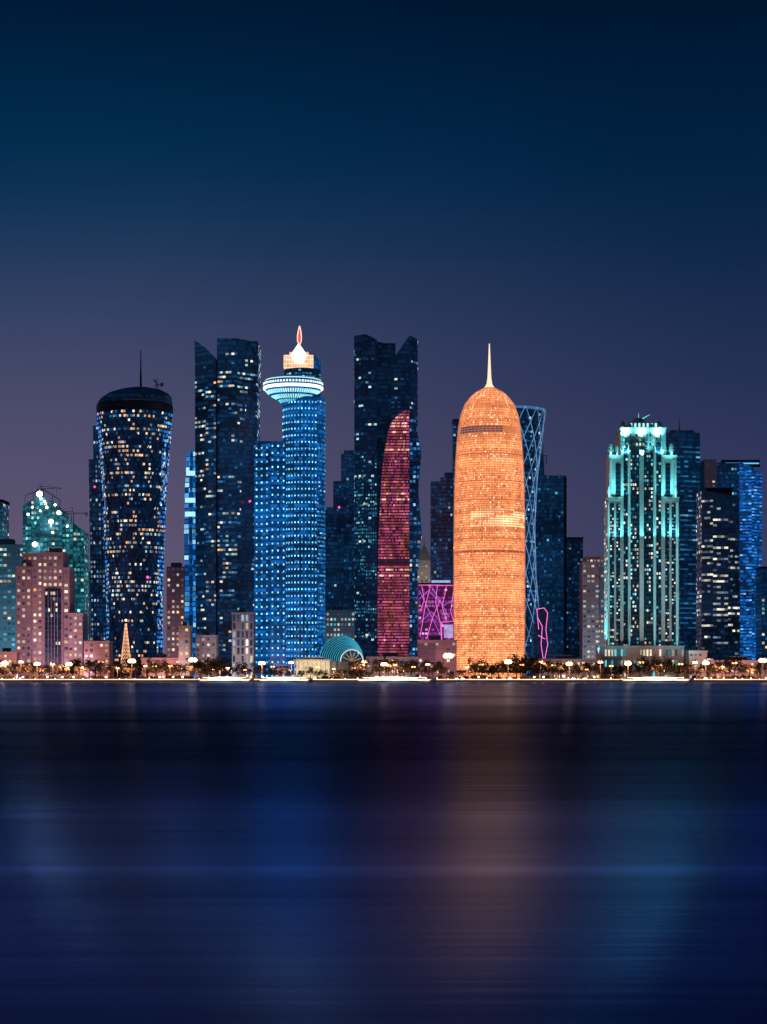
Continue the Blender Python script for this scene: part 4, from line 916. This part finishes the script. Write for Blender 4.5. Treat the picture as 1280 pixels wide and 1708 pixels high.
# ------------------------------------------------------------------ boats
STRIP=emis('deck_light_strip',(1,.84,.58),3.6,.35); BW=emis('boat_window_glow',(1,.80,.52),2.2,.4); HUL=plain('hull_white',(.6,.6,.6),.4)
def boat(px0,px1,label,Y=1272):
    L=(px1-px0)*K*Y; cx=X((px0+px1)/2,Y); t=empty('tour_boat',(cx,Y,0),label,'boat','lit tour boats moored along the sea wall')
    v=[];f=[]; n=16; Bm=3.2
    for k in range(n+1):
        s=-1+2*k/n; w=Bm*(1-abs(s)**3.2)+.08; zt=1.25+1.1*max(0,s)**4+.5*max(0,-s)**4
        for a,c in ((-w,zt),(-w*.85,.2),(0,-.7),(w*.85,.2),(w,zt)): v.append((s*L/2,a,c))
    for k in range(n):
        for j in range(4): f.append((k*5+j,k*5+j+1,k*5+j+6,k*5+j+5))
        f.append((k*5+4,k*5,k*5+5,k*5+9))
    f+=[(0,1,2,3,4),tuple(n*5+i for i in(4,3,2,1,0))]
    mk('hull',(v,f),HUL,t)
    mk('rub_rail',merge(tube((-L*.36,-3.25,1.05),(L*.36,-3.25,1.05),.12)),METAL,t)
    cb=mk('cabin',box(-L*.33,L*.27,-2.2,2.2,1.28,2.9),HUL,t)
    nw=max(6,int(L*.6/2.6))
    for k in range(nw):
        x=-L*.33+L*.6*(k+.5)/nw; mk('window',box(x-.95,x+.95,-2.26,-2.2,1.6,2.65),BW,cb)
    rf=mk('roof',box(-L*.37,L*.31,-2.6,2.6,2.92,3.08),HUL,t)
    mk('glow_strip',merge(box(-L*.40,L*.36,-2.72,-2.61,2.8,3.1),box(-L*.2,L*.12,-2.3,-2.1,3.12,3.4)),STRIP,rf)
    mk('deck_light',merge(box(-L*.46,L*.42,-3.0,-2.8,1.28,1.5)),STRIP,t)
    mk('wheelhouse',merge(box(L*.12,L*.24,-1.5,1.5,3.42,4.6),box(L*.11,L*.25,-1.7,1.7,4.61,4.75),box(L*.13,L*.23,-1.4,1.4,3.08,3.42)),HUL,t)
    m=mk('mast',tube((L*.1,0,3.08),(L*.1,0,7.2),.1,.05),STEEL,t); mk('mast_lamp',ball((L*.1,0,7.3),.22,8),STRIP,m)
    spot((cx,Y-7,6.5),(cx,Y,1.5),(1,.85,.6),3500,150)
boat(330,424,'long white tour boat with warm deck lights below the notched dark tower')
boat(430,522,'long white tour boat with warm deck lights below the blue hotel')
boat(592,728,'longest white tour boat with bright lights, below the mauve tower')
boat(1034,1158,'long white tour boat with warm deck lights below the turquoise tower')
# ------------------------------------------------------------------ light, world, camera
L=bpy.data.lights.new('night_fill_sun','SUN'); L.energy=.03; L.angle=math.radians(.5); L.color=(.7,.85,1)  # faint sun added as overall city ambience
o=bpy.data.objects.new('night_fill_sun',L); C.objects.link(o); o.rotation_euler=(math.radians(55),0,math.radians(25))
w=bpy.data.worlds.new('World'); SC.world=w; w.use_nodes=True; t=w.node_tree; t.nodes.clear()
def wn(ty,**k):
    x=t.nodes.new(ty)
    for a,b in k.items(): setattr(x,a,b)
    return x
out=wn('ShaderNodeOutputWorld'); tc=wn('ShaderNodeTexCoord'); sx=wn('ShaderNodeSeparateXYZ'); t.links.new(tc.outputs['Generated'],sx.inputs[0])
def ramp(stops):
    r=wn('ShaderNodeValToRGB'); e=r.color_ramp.elements; r.color_ramp.interpolation='B_SPLINE'
    while len(e)>1: e.remove(e[-1])
    e[0].position=stops[0][0]; e[0].color=c4(s2l(stops[0][1]))
    for p,c in stops[1:]:
        q=e.new(p); q.color=c4(s2l(c))
    return r
LS=[(0,(108,92,118)),(.05,(98,87,114)),(.09,(89,82,111)),(.13,(76,76,108)),(.165,(60,69,103)),(.195,(41,61,96)),(.222,(20,53,88)),(.25,(3,45,79)),(.285,(0,36,68)),(.32,(0,24,53)),(.45,(0,15,38)),(.7,(0,10,28)),(1,(0,8,22))]
RS=[(0,(64,65,97)),(.05,(58,62,95)),(.09,(51,57,92)),(.13,(40,51,87)),(.165,(30,46,81)),(.195,(20,41,76)),(.222,(10,37,71)),(.25,(2,33,65)),(.285,(0,27,57)),(.32,(0,19,45)),(.45,(0,13,34)),(.7,(0,10,26)),(1,(0,8,22))]
r1=ramp(LS); r2=ramp(RS)
nz=wn('ShaderNodeTexNoise'); nz.inputs['Scale'].default_value=3; nz.inputs['Detail'].default_value=3; t.links.new(tc.outputs['Generated'],nz.inputs['Vector'])
el=wn('ShaderNodeMath',operation='MULTIPLY_ADD'); t.links.new(nz.outputs['Fac'],el.inputs[0]); el.inputs[1].default_value=.04; 
ad=wn('ShaderNodeMath',operation='SUBTRACT'); t.links.new(sx.outputs[2],ad.inputs[0]); ad.inputs[1].default_value=.018; t.links.new(ad.outputs[0],el.inputs[2])
t.links.new(el.outputs[0],r1.inputs[0]); t.links.new(el.outputs[0],r2.inputs[0])
mrx=wn('ShaderNodeMapRange',interpolation_type='SMOOTHSTEP'); t.links.new(sx.outputs[0],mrx.inputs[0]); mrx.inputs[1].default_value=-.2; mrx.inputs[2].default_value=.22
mx=wn('ShaderNodeMixRGB'); t.links.new(mrx.outputs[0],mx.inputs[0]); t.links.new(r1.outputs[0],mx.inputs[1]); t.links.new(r2.outputs[0],mx.inputs[2])
bg=wn('ShaderNodeBackground'); t.links.new(mx.outputs[0],bg.inputs[0]); bg.inputs[1].default_value=1
sk=wn('ShaderNodeTexSky',sky_type='NISHITA'); sk.sun_disc=False; sk.sun_elevation=math.radians(-6); sk.sun_rotation=math.radians(200)
b2=wn('ShaderNodeBackground'); t.links.new(sk.outputs[0],b2.inputs[0]); b2.inputs[1].default_value=.02
as_=wn('ShaderNodeAddShader'); t.links.new(bg.outputs[0],as_.inputs[0]); t.links.new(b2.outputs[0],as_.inputs[1]); t.links.new(as_.outputs[0],out.inputs[0])
cam=bpy.data.cameras.new('camera'); co=bpy.data.objects.new('camera',cam); C.objects.link(co); co.location=(0,0,CZ); co.rotation_euler=(math.pi/2,0,0)
cam.sensor_fit='HORIZONTAL'; cam.sensor_width=36; cam.lens=36/(1280*K); cam.shift_y=(HOR-854)/1280.; cam.clip_start=.5; cam.clip_end=40000
SC.camera=co
SC.view_settings.view_transform='Standard'; SC.view_settings.look='None'; SC.view_settings.exposure=0
